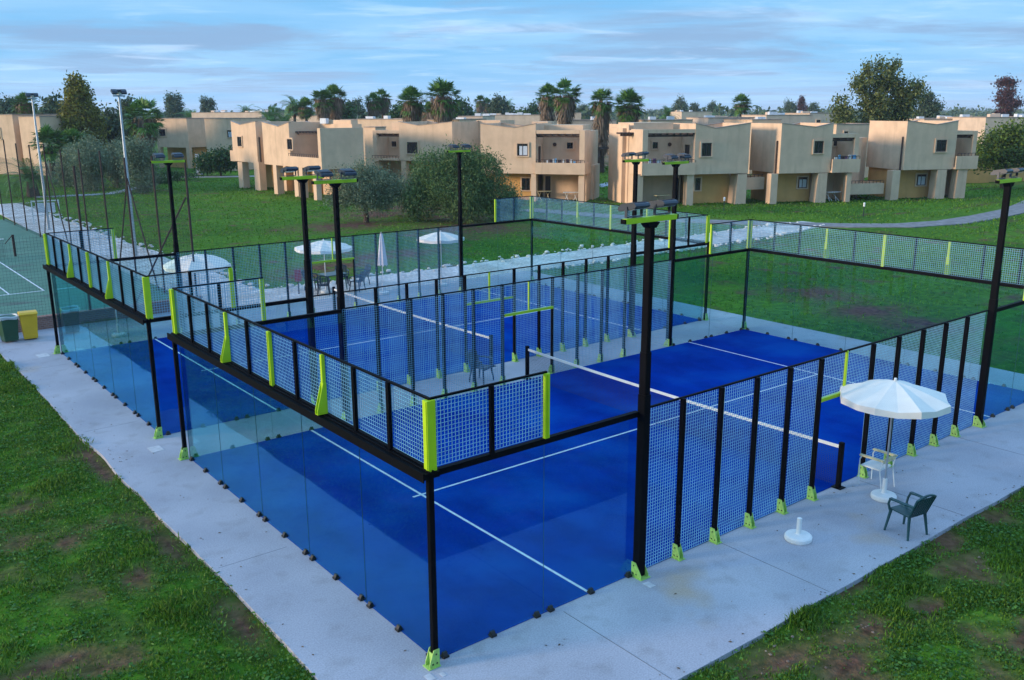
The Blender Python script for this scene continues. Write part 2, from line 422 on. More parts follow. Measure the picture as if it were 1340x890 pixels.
b = MB(); z0, z1 = -.003, .002
for x in (2.02, .65, -7.58, -8.95): b.box(x-.03, x+.03, 34.1, 57.9, z0, z1)
for y in (34.1, 57.9): b.box(-8.9, 1.97, y-.04, y+.04, z0+.001, z1+.001)
for y in (39.6, 52.4): b.box(-7.5, .6, y-.03, y+.03, z0+.001, z1+.001)
b.box(-3.5, -3.44, 39.7, 52.3, z0, z1)
b.build('court_line', 'line', hc)

def make_turf(y0):
    o = sheet('court_turf', [(0, y0), (L, y0), (L, y0+W), (0, y0+W)], .012, 'turf', .01)
    b = MB(); z0, z1 = .0125, .016
    for x in (L/2-6.95, L/2+6.95): b.box(x-.025, x+.025, y0+.02, y0+W-.02, z0, z1)
    b.box(L/2-7.15, L/2-.02, y0+W/2-.025, y0+W/2+.025, z0+.001, z1+.001)
    b.box(L/2+.02, L/2+7.15, y0+W/2-.025, y0+W/2+.025, z0+.001, z1+.001)
    b.build('court_line', 'line', o)
make_turf(0); make_turf(W+GAP)

# ------------------------------------------------------------------ padel cage
def wire_panel(w, h, mat, pitch=1/17, r=.0031, name='mesh_panel', parent=None, hpitch=None, hr=None):
    b = MB(); hp = hpitch or pitch
    n = int(round(w/pitch)); m = int(round(h/hp))
    for i in range(n+1):
        x = i*w/n; b.box(x-r, x+r, 0, 2*r, 0, h)
    for j in range(m+1):
        z = j*h/m; q = hr or r; b.box(0, w, -2*q, 0, z-q, z+q)
    return b.build(name, mat, parent, recalc=False)
def sideA(s, o, z): return (s, -o, z)
def sideB(s, o, z): return (s, W+o, z)
def end0(s, o, z): return (-o, s, z)
def endL(s, o, z): return (L+o, s, z)

def foot(name, f, s, parent, hw=.035, reach=.17, ht=.27):
    b = MB()
    for k in (-1, 1):
        a0, a1 = s+k*(hw+.004), s+k*(hw+.016)
        b.prism([(.005, .004), (reach, .004), (reach, .07), (.10, ht), (.005, ht)], a0, a1, lambda o, z, h: f(h, o, z))
    b.box(s-hw-.04, s+hw+.04, .0, reach+.03, .002, .014, f)
    b.box(s-hw-.003, s+hw+.003, .105, .115, .02, ht*.8, f)
    b.mi = 1
    for k in (-1, 1):
        a = s+k*(hw+.016)
        for o, z in ((.05, .06), (.12, .06), (.06, .2)):
            b.box(a-.004, a+.004, o-.012, o+.012, z-.012, z+.012, f)
    return b.build(name, ['foot', 'rubber'], parent)

def make_cage():
    root = empty('padel_court_cage')
    # corner posts
    for x, y, sx, sy in ((0, 0, -1, -1), (0, W, -1, 1), (L, 0, 1, -1), (L, W, 1, 1)):
        b = MB(); cx, cy = x+sx*.075, y+sy*.075
        b.box(cx-.042, cx+.042, cy-.042, cy+.042, .02, H3-.05)
        p = b.build('corner_post', 'black', root, bev=.006)
        foot('foot_bracket', (lambda s, o, z, X=cx, Y=cy, q=sx, e=sy: (X+q*(o-.05), Y+s*e, z)), 0, p, hw=.045)
    # posts of the side fences
    posts = [5, 6, 7, 8, 9]; posts2 = [L-9, L-8, L-7, L-6, L-5]
    for f in (sideA, sideB):
        for s in posts+posts2:
            b = MB(); b.box(s-.032, s+.032, .015, .105, .05, H3, f)
            p = b.build('post', 'black', root, bev=.005); foot('foot_bracket', f, s, p)
    # glass
    def pane(f, s0, s1):
        b = MB(); t = .006
        b.box(s0+.004, s1-.004, -t, t, .02, H3-.10, f)
        g = b.build('glass_panel', 'glass', root)
        e = MB()
        e.box(s1-.0058, s1-.0022, -t*.9, t*.9, .02, H3-.10, f); e.build('panel_edge', 'glassedge', g)
        for s in (s0+.14, (s0+s1)/2, s1-.14):
            c = MB(); c.box(s-.05, s+.05, -.035, .055, .003, .035, f)
            c.prism([(-.03, .035), (.045, .035), (.02, .085), (-.015, .085)], s-.035, s+.035, lambda o, z, h: f(h, o, z))
            c.build('glass_clamp', 'rubber', g)
    for f in (end0, endL):
        for k in range(5): pane(f, k*2., k*2.+2)
    for f in (sideA, sideB):
        pane(f, 0, 2); pane(f, 2, 4); pane(f, XS, XS+1.93); pane(f, XS+1.93, L)
    # horizontal beams over the glass
    for f in (end0, endL):
        b = MB(); b.box(-.12, W+.12, -.06, .20, H3-.085, H3-.01, f)
        for o in (.03, .10, .19): b.box(-.12, W+.12, o-.012, o+.008, H3-.012, H3+.012, f)
        b.box(-.12, W+.12, .19, .205, H3-.12, H3+.012, f)
        b.build('ledge_beam', 'black', root)
    for f in (sideA, sideB):
        for s0, s1 in ((-.03, 3.95), (XS+.06, L+.03)):
            b = MB(); b.box(s0, s1, -.03, .055, H3-.10, H3-.012, f); b.build('beam', 'black', root)
    # one metre high mesh on top of the back walls and of the first two metres of the sides
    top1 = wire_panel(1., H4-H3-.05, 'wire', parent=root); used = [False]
    def put(loc, rz):
        if not used[0]: top1.location = loc; top1.rotation_euler = (0, 0, rz); used[0] = True
        else: inst(top1, root, loc, rz)
    for k in range(10):
        put((.012, k, H3+.02), R(90)); put((L-.012, k, H3+.02), R(90))
    for k in (0, 1):
        for y in (0.0, W): put((k, y, H3+.02), 0); put((L-k-1, y, H3+.02), 0)
    def upright(f, s, kind):
        b = MB()
        if kind == 'black':
            b.box(s-.032, s+.032, .012, .062, H3-.01, H4-.01, f); b.build('upright', 'black', root)
        elif kind == 'end':
            b.box(s-.045, s+.045, .012, .075, H3-.01, H4-.02, f); b.box(s-.012, s+.012, .075, .088, H3, H4-.03, f); b.build('lime_upright', 'lime', root, bev=.004)
        elif kind == 'brace':
            b.box(s-.03, s+.03, .012, .07, H3+.3, H4-.02, f)
            for k in (-1, 1): b.prism([(.012, H3+.012), (.19, H3+.012), (.19, H3+.08), (.07, H3+.52), (.012, H3+.52)], s+k*.04-.006, s+k*.04+.006, lambda o, z, h: f(h, o, z))
            b.box(s-.036, s+.036, .02, .19, H3+.012, H3+.022, f)
            b.build('lime_brace', 'lime', root)
    for f in (end0, endL):
        for k in range(1, 10): upright(f, k, {3: 'brace', 7: 'brace', 5: 'end'}.get(k, 'black'))
    for f in (sideA, sideB):
        upright(f, 1, 'black'); upright(f, L-1, 'black'); upright(f, 2, 'end'); upright(f, L-2, 'end')
    for x, y, sx, sy in ((0, 0, -1, -1), (0, W, -1, 1), (L, 0, 1, -1), (L, W, 1, 1)):
        b = MB(); q = lambda a, c, z: (x+sx*a, y+sy*c, z)
        b.box(-.05, .085, .015, .07, H3-.01, H4-.02, q); b.box(.025, .08, -.05, .014, H3-.01, H4-.02, q); b.box(.086, .096, .03, .055, H3, H4-.03, q)
        b.build('lime_corner_upright', 'lime', root)
    for f in (end0, endL):
        b = MB(); b.box(-.03, W+.03, -.012, .03, H4-.02, H4+.008, f); b.build('top_rail', 'black', root)
    for f in (sideA, sideB):
        for s0, s1 in ((0, 2.03), (L-2.03, L)):
            b = MB(); b.box(s0, s1, -.010, .028, H4-.019, H4+.007, f); b.build('top_rail', 'black', root)
        b = MB(); b.box(4.08, XS-.05, -.012, .03, H3-.02, H3+.008, f); b.build('top_rail', 'black', root)
    # full-height side mesh
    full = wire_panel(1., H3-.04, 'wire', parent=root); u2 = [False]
    bays = [4, 5, 6, 7, 8]+[L-9, L-8, L-7, L-6, L-5]
    for y in (0.0, W):
        for s in bays:
            if not u2[0]: full.location = (s, y, .02); u2[0] = True
            else: inst(full, root, (s, y, .02))
    # gates beside the net
    gw = L-18
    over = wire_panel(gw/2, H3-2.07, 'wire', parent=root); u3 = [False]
    for f, y in ((sideA, 0.0), (sideB, W)):
        b = MB(); b.box(9.03, L-9.03, -.03, .05, 2.0, 2.07, f); b.build('gate_transom', 'lime', root)
        b = MB(); b.box(L/2-.02, L/2+.02, .0, .05, 2.07, H3, f); b.build('lime_upright', 'lime', root)
        for s in (9., L/2):
            if not u3[0]: over.location = (s, y, 2.07); u3[0] = True
            else: inst(over, root, (s, y, 2.07))
    return root
cage = make_cage()
tag(cage, 'near padel court cage of clear glass and wire mesh, in front of the second cage', 'court cage', 'padel court cages')
cage2 = dup(cage, (0, W+GAP, 0), label='farther padel court cage of glass and mesh beside the tennis court and gravel')

def make_net():
    root = empty('padel_net', (L/2, 0, 0))
    zt = lambda y: .92-.05*(1-((y-5)/5.1)**2)
    for y in (-.09, W+.09):
        b = MB(); b.box(-.045, .045, y-.045, y+.045, .012, .99); b.box(-.11, .11, y-.12, y+.12, .002, .014); b.build('net_post', 'black', root, bev=.006)
    b = MB(); ys = np.linspace(-.05, W+.05, 21)
    for y0, y1 in zip(ys, ys[1:]):
        a, c = zt(y0), zt(y1)
        b.hexa([(-.012, y0, a-.065), (.012, y0, a-.065), (.012, y1, c-.065), (-.012, y1, c-.065), (-.012, y0, a), (.012, y0, a), (.012, y1, c), (-.012, y1, c)])
    b.build('net_band', 'cloth', root)
    b = MB()
    for y in np.arange(-.04, W+.04, .045): b.box(-.0016, .0016, y-.0016, y+.0016, .02, zt(y)-.06)
    for k in range(1, 20):
        f = k/20
        for y0, y1 in zip(ys, ys[1:]):
            a, c = .02+(zt(y0)-.08)*f, .02+(zt(y1)-.08)*f
            b.hexa([(-.0016, y0, a-.0016), (.0016, y0, a-.0016), (.0016, y1, c-.0016), (-.0016, y1, c-.0016), (-.0016, y0, a+.0016), (.0016, y0, a+.0016), (.0016, y1, c+.0016), (-.0016, y1, c+.0016)])
    b.build('netting', 'net', root, recalc=False)
    return root
net = make_net(); tag(net, 'black net with white top band across the near blue court', 'net', 'padel nets')
net2 = dup(net, (L/2, W+GAP, 0), label='black net with white top band across the farther blue court')

# ------------------------------------------------------------------ floodlight masts of the courts
def make_mast():
    root = empty('floodlight_mast')      # local: court inside is +y, outside -y
    b = MB(); b.box(-.047, .047, -.155, -.015, .02, 5.95); p = b.build('pole', 'black', root, bev=.008)
    b = MB(); b.box(-.072, .072, -.172, -.012, .02, 3.2); b.box(-.06, .06, -.163, -.013, 3.2, 3.9); b.build('sleeve', 'black', p, bev=.008)
    fb = lambda s, o, z: (s, -o, z)
    foot('foot_bracket', fb, 0, p, hw=.075, reach=.23, ht=.26)
    b = MB(); b.hexa([(-.06, -.17, 5.86), (.06, -.17, 5.86), (.06, -.01, 5.86), (-.06, -.01, 5.86), (-.14, -.17, 5.945), (.14, -.17, 5.945), (.14, -.01, 5.945), (-.14, -.01, 5.945)]); b.build('pole_cap', 'black', p)
    b = MB(); b.box(-.56, .56, -.14, -.04, 5.95, 6.03); cb = b.build('crossbar', 'lime', root, bev=.006)
    for s in (-.575, .575): b = MB(); b.box(s-.013, s+.013, -.136, -.044, 5.954, 6.026); b.build('end_cap', 'black', cb)
    first = None
    for sx in (-.32, .30):
        m = MB(); t = R(-10)
        def q(x, y, z): return (x, y*math.cos(t)-z*math.sin(t), y*math.sin(t)+z*math.cos(t))
        prof = [(-.20, -.035), (.20, -.05), (.235, -.02), (.22, .03), (.12, .075), (-.12, .085), (-.215, .045), (-.235, .0)]
        m.prism(prof, -.19, .19, lambda a, c, h: q(h, a, c))
        for k in range(-4, 5): m.box(k*.04-.006, k*.04+.006, -.17, .17, .05, .085, q)
        m.mi = 1; m.box(-.17, .17, -.17, .19, -.056, -.046, q)
        lm = m.build('lamp_head', ['lamp', 'lens'], root, loc=(sx, -.05, 6.22), bev=.0)
        k = MB()
        for s in (-.200, .200): k.box(s-.008, s+.008, -.03, .03, -.165, .02)
        k.box(-.21, .21, -.03, .03, -.187, -.168); k.build('lamp_bracket', 'lamp', lm); lm.scale = (.82, .82, .8); lm.location.z = 6.19
    return root
mast = make_mast()
ML = ['black floodlight mast with lime crossbar nearest the camera, at the near court glass edge', 'black floodlight mast with lime crossbar on the right, beyond the white parasol',
      'black floodlight mast standing in the left gap between the courts, the nearer of that pair', 'black floodlight mast on the far right of the gap between the courts, near side',
      'black floodlight mast on the farther court side of the gap, left end, behind its twin', 'black floodlight mast on the farther side of the gap, right end, before the balcony house',
      'black floodlight mast on the gravel side of the farther court, by the tennis fence', 'black floodlight mast by the gravel edge, in front of the big round bush']
y2 = W+GAP
for i, (x, y, rz) in enumerate([(4.02, 0, 0), (XS, 0, 0), (4.02, W, math.pi), (XS, W, math.pi), (4.02, y2, 0), (XS, y2, 0), (4.02, y2+W, math.pi), (XS, y2+W, math.pi)]):
    o = mast if i == 0 else copy_tree(mast)
    o.location = (x, y, 0); o.rotation_euler = (0, 0, rz); tag(o, ML[i], 'floodlight', 'floodlight masts of the padel courts')
# ------------------------------------------------------------------ parasols, chairs, tables, bins
def stand_part(parent, stub=.42):
    b = MB(); b.lathe([(.0, 0), (.235, 0), (.245, .02), (.245, .075), (.225, .10), (.06, .115), (.045, .13), (.045, stub), (.03, stub+.01), (.0, stub+.01)], 28)
    return b.build('stand', 'white', parent, smooth=False)
def canopy_mesh(rad, ztop, drop, n, flap=.13, square=False, sag=.05, ex=1.25):
    # n gores with shallow sag between the ribs and a hanging valance
    b = MB(); ring = []
    rs = [0., .3, .6, .85, 1.]
    for i in range(n*2):
        g = math.pi*i/n; mid = i % 2
        k = 1. if not mid else math.cos(math.pi/n)*1.0
        row = []
        for t in rs:
            r = rad*t*k; z = ztop-drop*(t**ex)-(sag*t*(1 if mid else 0))
            row.append((r*math.cos(g), r*math.sin(g), z))
        e = row[-1]; row.append((e[0]*1.012, e[1]*1.012, e[2]-flap*(.85 if mid else 1)))
        ring.append(row)
    m = n*2; vs = [p for row in ring for p in row]; w = len(rs)+1; fs = []
    for i in range(m):
        j = (i+1) % m
        for a in range(w-1):
            if a == 0: fs.append((i*w, i*w+1, j*w+1))
            else: fs.append((i*w+a, i*w+a+1, j*w+a+1, j*w+a))
    b.add(vs, fs)
    return b
def parasol(loc, rad, ztop, drop, label, n=8, tilt=0., stand=True, ex=1.25):
    r = empty('parasol', loc, 0, label, 'parasol', 'white parasols')
    if stand: stand_part(r)
    b = MB(); b.tube((0, 0, .10), (0, 0, ztop+.02), .019, n=10); b.build('pole', 'galv' if ztop > 2.45 and rad < 1.15 else 'white', r)
    c = canopy_mesh(rad, ztop, drop, n, ex=ex).build('canopy', 'cloth', r, recalc=False)
    sm = c.modifiers.new('thick', 'SOLIDIFY'); sm.thickness = .006
    f = MB(); f.lathe([(0, ztop-.01), (.03, ztop), (.028, ztop+.05), (0, ztop+.06)], 10); f.build('finial', 'white', c)
    q = MB()
    for k in range(n):
        g = 2*math.pi*k/n; q.tube((.02*math.cos(g), .02*math.sin(g), ztop-.03), (rad*.97*math.cos(g), rad*.97*math.sin(g), ztop-drop-.02), .007, n=4)
        q.tube((.02*math.cos(g), .02*math.sin(g), ztop-drop-.30), (rad*.5*math.cos(g), rad*.5*math.sin(g), ztop-drop*.45-.04), .006, n=4)
    q.build('ribs', 'galv', c)
    r.rotation_euler = (0, tilt, .2)
    return r
parasol((10.15, -.97, 0), 1.05, 2.47, .30, 'open white eight panel parasol shading the white chair beside the near fence')
parasol((11.54, 25.88, -.02), 1.25, 2.27, .28, 'open white parasol over the dark table on the gravel, between two masts')
parasol((16.25, 23.9, 0), 1.05, 2.43, .26, 'open white parasol standing alone behind the far side mesh, right of the closed one')
parasol((6.35, 26.8, -.02), 1.34, 2.06, .40, 'large low domed white parasol near the corner of the tennis court', n=8, ex=2.1)
r = empty('parasol', (13.23, 23.9, 0), 0, 'closed pale parasol standing furled between the two open ones', 'parasol', 'white parasols')
stand_part(r); b = MB(); b.tube((0, 0, .1), (0, 0, 2.66), .02, n=10); b.build('pole', 'white', r)
b = MB(); prof = [(.02, 2.64), (.05, 2.5), (.085, 2.2), (.12, 1.8), (.15, 1.45), (.165, 1.28)]; vs = []; n = 16
for i, (rr, z) in enumerate(prof):
    for k in range(n):
        g = 2*math.pi*k/n; q = rr*(1+.28*(k % 2)); vs.append((q*math.cos(g)+.02*i/5, q*math.sin(g), z-.06*(k % 2)*(i == 5)))
b.add(vs, [(i*n+k, i*n+(k+1) % n, (i+1)*n+(k+1) % n, (i+1)*n+k) for i in range(len(prof)-1) for k in range(n)])
c = b.build('canopy', 'clothpink', r, recalc=False); c.modifiers.new('t', 'SOLIDIFY').thickness = .008
r = empty('parasol_stand', (7.25, -.98, 0), 0, 'white round parasol stand with empty tube, standing alone on the concrete', 'parasol stand'); stand_part(r)
r = empty('parasol_stand', (2.15, 23.2, 0), 0, 'white parasol stand holding a bare pole, seen through the left court glass', 'parasol stand'); stand_part(r)
b = MB(); b.tube((0, 0, .1), (-.03, .02, 1.35), .018, n=8); b.build('pole', 'white', r)

def plastic_chair(mat):
    r = empty('plastic_chair')           # faces +x ; seat .42 high
    b = MB()
    for i in range(5):                    # dished seat of five strips
        y0, y1 = -.22+.088*i, -.22+.088*(i+1); dz = .012*abs(i-2)
        b.hexa([(-.20, y0, .40+dz*.5), (.23, y0, .42+dz*.4), (.23, y1, .42+dz*.4), (-.20, y1, .40+dz*.5), (-.20, y0, .425+dz*.5), (.23, y0, .445+dz*.4), (.23, y1, .445+dz*.4), (-.20, y1, .425+dz*.5)])
    b.box(.215, .245, -.22, .22, .395, .44)
    b.build('seat', mat, r)
    b = MB()
    bk = lambda t: -.20-.16*t            # back rake
    for i in range(7):
        y = -.18+.06*i
        b.hexa([(bk(0)-.012, y-.019, .41), (bk(0)+.008, y-.019, .41), (bk(0)+.008, y+.019, .41), (bk(0)-.012, y+.019, .41), (bk(1)-.012, y*1.06-.022, .82), (bk(1)+.008, y*1.06-.022, .82), (bk(1)+.008, y*1.06+.022, .82), (bk(1)-.012, y*1.06+.022, .82)])
    pr = []
    for i in range(9):
        y = -.245+.06125*i; z = .80+.075*(1-(y/.245)**2); pr.append((bk((z-.41)/.42), y, z))
    for a, c in zip(pr, pr[1:]): b.tube(a, c, .024, n=6)
    for s in (-1, 1): b.tube((bk(0), s*.225, .42), pr[0] if s < 0 else pr[-1], .022, n=6)
    b.build('backrest', mat, r)
    for sx, sy in ((1, 1), (1, -1), (-1, 1), (-1, -1)):
        b = MB(); x0 = .20 if sx > 0 else -.20
        b.tube((x0, sy*.21, .42), (x0+sx*.055, sy*.26, .0), .032, .022, n=6); b.build('leg', mat, r)
    for s in (-1, 1):
        b = MB(); pts = [(.215, s*.225, .42), (.225, s*.265, .55), (.19, s*.275, .645), (.05, s*.275, .665), (-.18, s*.265, .66), (bk(.6), s*.245, .66)]
        for a, c in zip(pts, pts[1:]): b.tube(a, c, .023, n=6)
        b.box(-.16, .19, s*.275-.035, s*.275+.035, .655, .678)
        b.build('armrest', mat, r)
    return r
ch = plastic_chair('greenpl'); ch.location = (9.05, -2.05, 0); ch.rotation_euler = (0, 0, R(80))
tag(ch, 'dark green plastic armchair with slatted back on the concrete edge, beside the grass', 'chair', 'plastic chairs')
chb = plastic_chair('bluepl'); chb.location = (8.75, 10.75, 0); chb.rotation_euler = (0, 0, R(-70))
tag(chb, 'dark plastic chair standing in the strip between the two courts, by the gate', 'chair', 'plastic chairs')
for x, y, a, lb in ((11.2, 25.45, 60, 'dark chair left of the dark table under the far parasol'), (11.35, 26.9, -40, 'dark chair behind the table, half hidden by the black mast'), (12.9, 26.95, -110, 'dark chair right of the table, by the stones'),
                    (12.75, 25.3, 120, 'dark chair at the near right corner of the dark table'), (13.6, 26.4, 180, 'rightmost dark chair near the closed parasol, facing the table')):
    dup(chb, (x, y, -.02), R(a), lb)
t = empty('garden_table', (12.05, 26.2, -.02), .1, 'dark square plastic table under the far white parasol', 'table')
b = MB(); b.box(-.55, .55, -.42, .42, .69, .73); b.build('tabletop', 'greenpl', t, bev=.01)
for sx in (-1, 1):
    for sy in (-1, 1):
        b = MB(); b.tube((sx*.42, sy*.3, .69), (sx*.48, sy*.35, 0), .035, .025); b.build('leg', 'greenpl', t)
c = empty('metal_chair', (10.62, -.50, 0), R(90), 'white metal framed chair with pale wooden armrests under the near parasol', 'chair')
b = MB(); b.box(-.21, .22, -.23, .23, .425, .46); b.build('seat', 'white', c, bev=.012)
for s in (-1, 1):
    b = MB(); b.path([(.22, s*.25, 0), (.235, s*.25, .58), (.20, s*.25, .655)], .013); b.tube((.20, s*.25, .655), (.1, s*.25, .665), .013); b.build('leg', 'white', c)
    b = MB(); b.path([(-.30, s*.25, 0), (-.22, s*.25, .43), (-.28, s*.24, .70)], .013); b.build('leg', 'white', c)
    b = MB(); b.box(-.29, .24, s*.25-.04, s*.25+.04, .655, .688); b.build('armrest', 'wood', c, bev=.006)
b = MB()
for z in (.60,): b.box(-.305+(.8-z)*.15, -.285+(.8-z)*.15, -.235, .235, z, z+.10)
b.build('backrest', 'wood', c, bev=.006)

def bin_(loc, rz, mat, label, lid):
    r = empty('wheelie_bin', loc, rz, label, 'bin')
    b = MB(); b.hexa([(-.21, -.21, .05), (.21, -.21, .05), (.21, .21, .05), (-.21, .21, .05), (-.27, -.27, .88), (.27, -.27, .88), (.27, .27, .88), (-.27, .27, .88)])
    b.box(-.225, .225, -.229, -.222, .12, .22)
    if not lid: pass
    b.build('body', mat, r, bev=.02)
    b = MB()
    for x in (-.15, .15): b.tube((x-.03, .24, .09), (x+.03, .24, .09), .09, n=14)
    b.build('wheel', 'rubber', r)
    if lid:
        b = MB(); b.prism([(-.30, .885), (.30, .885), (.30, .91), (.2, .965), (-.2, .975), (-.30, .92)], -.29, .29, lambda a, z, h: (h, a, z)); b.build('lid', mat, r, bev=.015)
        b = MB(); b.box(-.25, .25, .30, .33, .86, .90); b.build('handle', mat, r)
    else:
        b = MB(); n = 26; vs = []
        for rr, z in ((.29, .80), (.305, .84), (.31, .895), (.285, .915), (.26, .86)):
            for k in range(n):
                g = 2*math.pi*k/n; s = max(abs(math.cos(g)), abs(math.sin(g))); q = rr/max(s, .78)+.012*math.sin(5*g+rr*30); vs.append((q*math.cos(g), q*math.sin(g), z+.02*math.sin(3*g+z*9)))
        b.add(vs, [(i*n+k, i*n+(k+1) % n, (i+1)*n+(k+1) % n, (i+1)*n+k) for i in range(4) for k in range(n)]); bg = b.build('bin_liner', 'bag', r, recalc=False); bg.modifiers.new('t', 'SOLIDIFY').thickness = .006
        b = MB(); b.box(-.24, .24, -.24, .24, .80, .83); b.build('rubbish', 'bingreen', r)
    return r
bin_((-1.0, 24.75, 0), R(8), 'bingreen', 'open dark green bin with a pale liner folded over its rim', False)
bin_((-.36, 24.72, 0), R(-6), 'binyellow', 'yellow wheelie bin with closed lid beside the green one', True)

# ------------------------------------------------------------------ tennis court surroundings
w = MB(); w.box(-9, 6.15, 26.0, 26.22, -.05, .42); w.box(-9.02, 6.17, 25.97, 26.25, .42, .47)
w = w.build('brick_wall', 'brick'); tag(w, 'low red brick kerb wall along the near end of the tennis court, behind the bins', 'wall')
FH = 5.75
fr = empty('tennis_fence', (0, 0, 0), 0, 'tall rusty post fence with thin dark netting along the tennis court, next to the gravel', 'fence')
for k in range(11):
    y = 26.1+3.98*k; b = MB(); b.tube((5.98, y, -.05), (5.98, y, FH+.12*math.sin(k*2.3)), .042, n=8); b.build('post', 'rust', fr)
for k in range(1, 4):
    x = 5.98-3.98*k; b = MB(); b.tube((x, 26.12, .4), (x, 26.12, FH), .042, n=8); b.build('post', 'rust', fr)
for (ya, yb) in ((50., 46.9), (50., 53.2), (34.1, 31.2), (34.1, 37.2)):
    b = MB(); b.tube((6.03, ya, 4.7), (6.06, yb, -.03), .034, n=8); b.build('brace', 'rust', fr)
b = MB(); b.tube((5.9, 26.12, 4.4), (3.6, 26.12, .45), .032, n=8); b.build('brace', 'rust', fr)
def netting(p0, p1, h, pitch, r, name, parent, z0=0.):
    b = MB(); d = Vector((p1[0]-p0[0], p1[1]-p0[1], 0)); Ln = d.length; d.normalize(); n = Vector((-d.y, d.x, 0))
    def f(s, o, z): return (p0[0]+d.x*s+n.x*o, p0[1]+d.y*s+n.y*o, z)
    for s in np.arange(0, Ln, pitch): b.box(s-r, s+r, -r, r, z0, h, f)
    for z in np.arange(z0, h, pitch):
        b.box(0, Ln, -r, r, z-r, z+r, f)
    return b.build(name, 'net_green', parent, recalc=False)
MT['net_green'] = paint('green_netting', (.02, .035, .03), .9)
netting((5.98, 26.1), (5.98, 66), 4.6, .14, .0026, 'netting', fr)
netting((-6, 26.1), (5.98, 26.1), 3.4, .11, .0018, 'netting', fr, .45)
tn = empty('tennis_net', (-3.47, 46, 0), 0, 'tennis net with white band between two dark posts on the green hard court', 'net')
for x in (-6.5, 6.55):
    b = MB(); b.box(x-.06, x+.06, -.06, .06, 0, 1.18); b.build('net_post', 'rust', tn, bev=.008)
    b = MB(); b.tube((x-.05, 0, 1.12), (x-.42, 0, .72), .022); b.build('crank', 'rust', tn)
b = MB(); b.box(-6.1, 6.1, -.02, .02, .95, 1.02); b.build('net_band', 'cloth', tn)
b = MB()
for x in np.arange(-6.1, 6.1, .07): b.box(x-.0025, x+.0025, -.0025, .0025, .02, .95)
for z in np.arange(.03, .95, .07): b.box(-6.1, 6.1, -.0025, .0025, z-.0025, z+.0025)
b.build('netting', 'net', tn, recalc=False)
def flood_pole(loc, h, label):
    r = empty('floodlight_pole', loc, 0, label, 'floodlight', 'galvanised floodlight poles')
    b = MB(); b.tube((0, 0, 0), (0, 0, h), .10, .055, n=12); b.box(-.18, .18, -.18, .18, 0, .05); b.build('pole', 'galv', r)
    b = MB(); b.box(-.30, .30, -.04, .04, h-.05, h+.03); b.box(-.04, .04, -.33, .33, h+.03, h+.09); b.build('bracket', 'galv', r)
    for x, y, a in ((-.38, -.05, 25), (.38, -.05, 25), (-.1, .40, -25), (.25, .36, -25)):
        b = MB(); t = R(a); q = lambda X, Y, Z: (X, Y*math.cos(t)-Z*math.sin(t), Y*math.sin(t)+Z*math.cos(t))
        b.prism([(-.22, -.08), (.22, -.10), (.24, .0), (.12, .12), (-.12, .12), (-.24, .02)], -.19, .19, lambda aa, z, hh: q(hh, aa, z)); b.mi = 1; b.box(-.16, .16, -.18, .18, -.11, -.095, q)
        b.build('lamp_head', ['lamp', 'white'], r, loc=(x*.62, y*.7, h+.2)).scale = (.66, .66, .8)
    return r
flood_pole((7.29, 57.84, -.05), 8.6, 'tall grey floodlight pole by the white notice board, left one of the two')
flood_pole((7.99, 40.98, -.05), 8.5, 'tall grey floodlight pole standing on the gravel beside the tennis fence brace')
rp = empty('red_panel', (10.45, 26.3, -.02), R(-30), 'small dark red panel on a stand, left of the dark table by the mast', 'panel')
b = MB(); b.box(-.14, .14, -.02, .02, .55, 1.05); b.build('board', 'red', rp); b = MB(); b.tube((0, 0, 0), (0, 0, .549), .03); b.build('leg', 'rust', rp)
sg = empty('notice_board', (8.0, 61.6, -.05), R(-11), 'blank white notice board on two white legs beside the gravel', 'sign')
for x in (-.85, .85):
    b = MB(); b.box(x-.04, x+.04, -.04, .04, 0, 1.68); b.build('leg', 'white', sg)
b = MB(); b.box(-.81, .81, -.035, .035, 1.60, 1.67); b.box(-.81, .81, -.035, .035, .62, .69); b.build('frame', 'white', sg)
b = MB(); b.box(-.62, .62, -.02, .02, .82, 1.50); b.build('panel', 'roofwhite', sg)
ts = empty('information_totem', (35.3, 107, 0), R(-60), 'narrow blue grey information totem beside the far walkway', 'sign')
b = MB(); b.box(-.35, .35, -.05, .05, .1, 2.5); b.build('panel', paint('blue_panel', (.12, .2, .32), .4), ts); b = MB(); b.box(-.45, .45, -.15, .15, -.05, .1); b.build('plinth', 'concrete', ts)
GLs = [((55.7, 27.0), 'short white topped garden light on the lawn before the right houses'), ((57.4, 54.5), 'slim garden light on the lawn between the two balcony houses'), ((51.4, 36.4), 'slim garden light beside the terrace pillar of the centre right house')]
for i, ((x, y), lb) in enumerate(GLs):
    r = empty('garden_light', (x, y, -.05), 0, lb, 'garden light', 'garden lights'); b = MB(); b.tube((0, 0, 0), (0, 0, .75), .03); b.build('post', 'lamp', r)
    b = MB(); b.lathe([(0, .75), (.07, .76), (.08, 1.0), (.05, 1.05), (0, 1.06)], 10); b.build('lamp_shade', 'white', r)
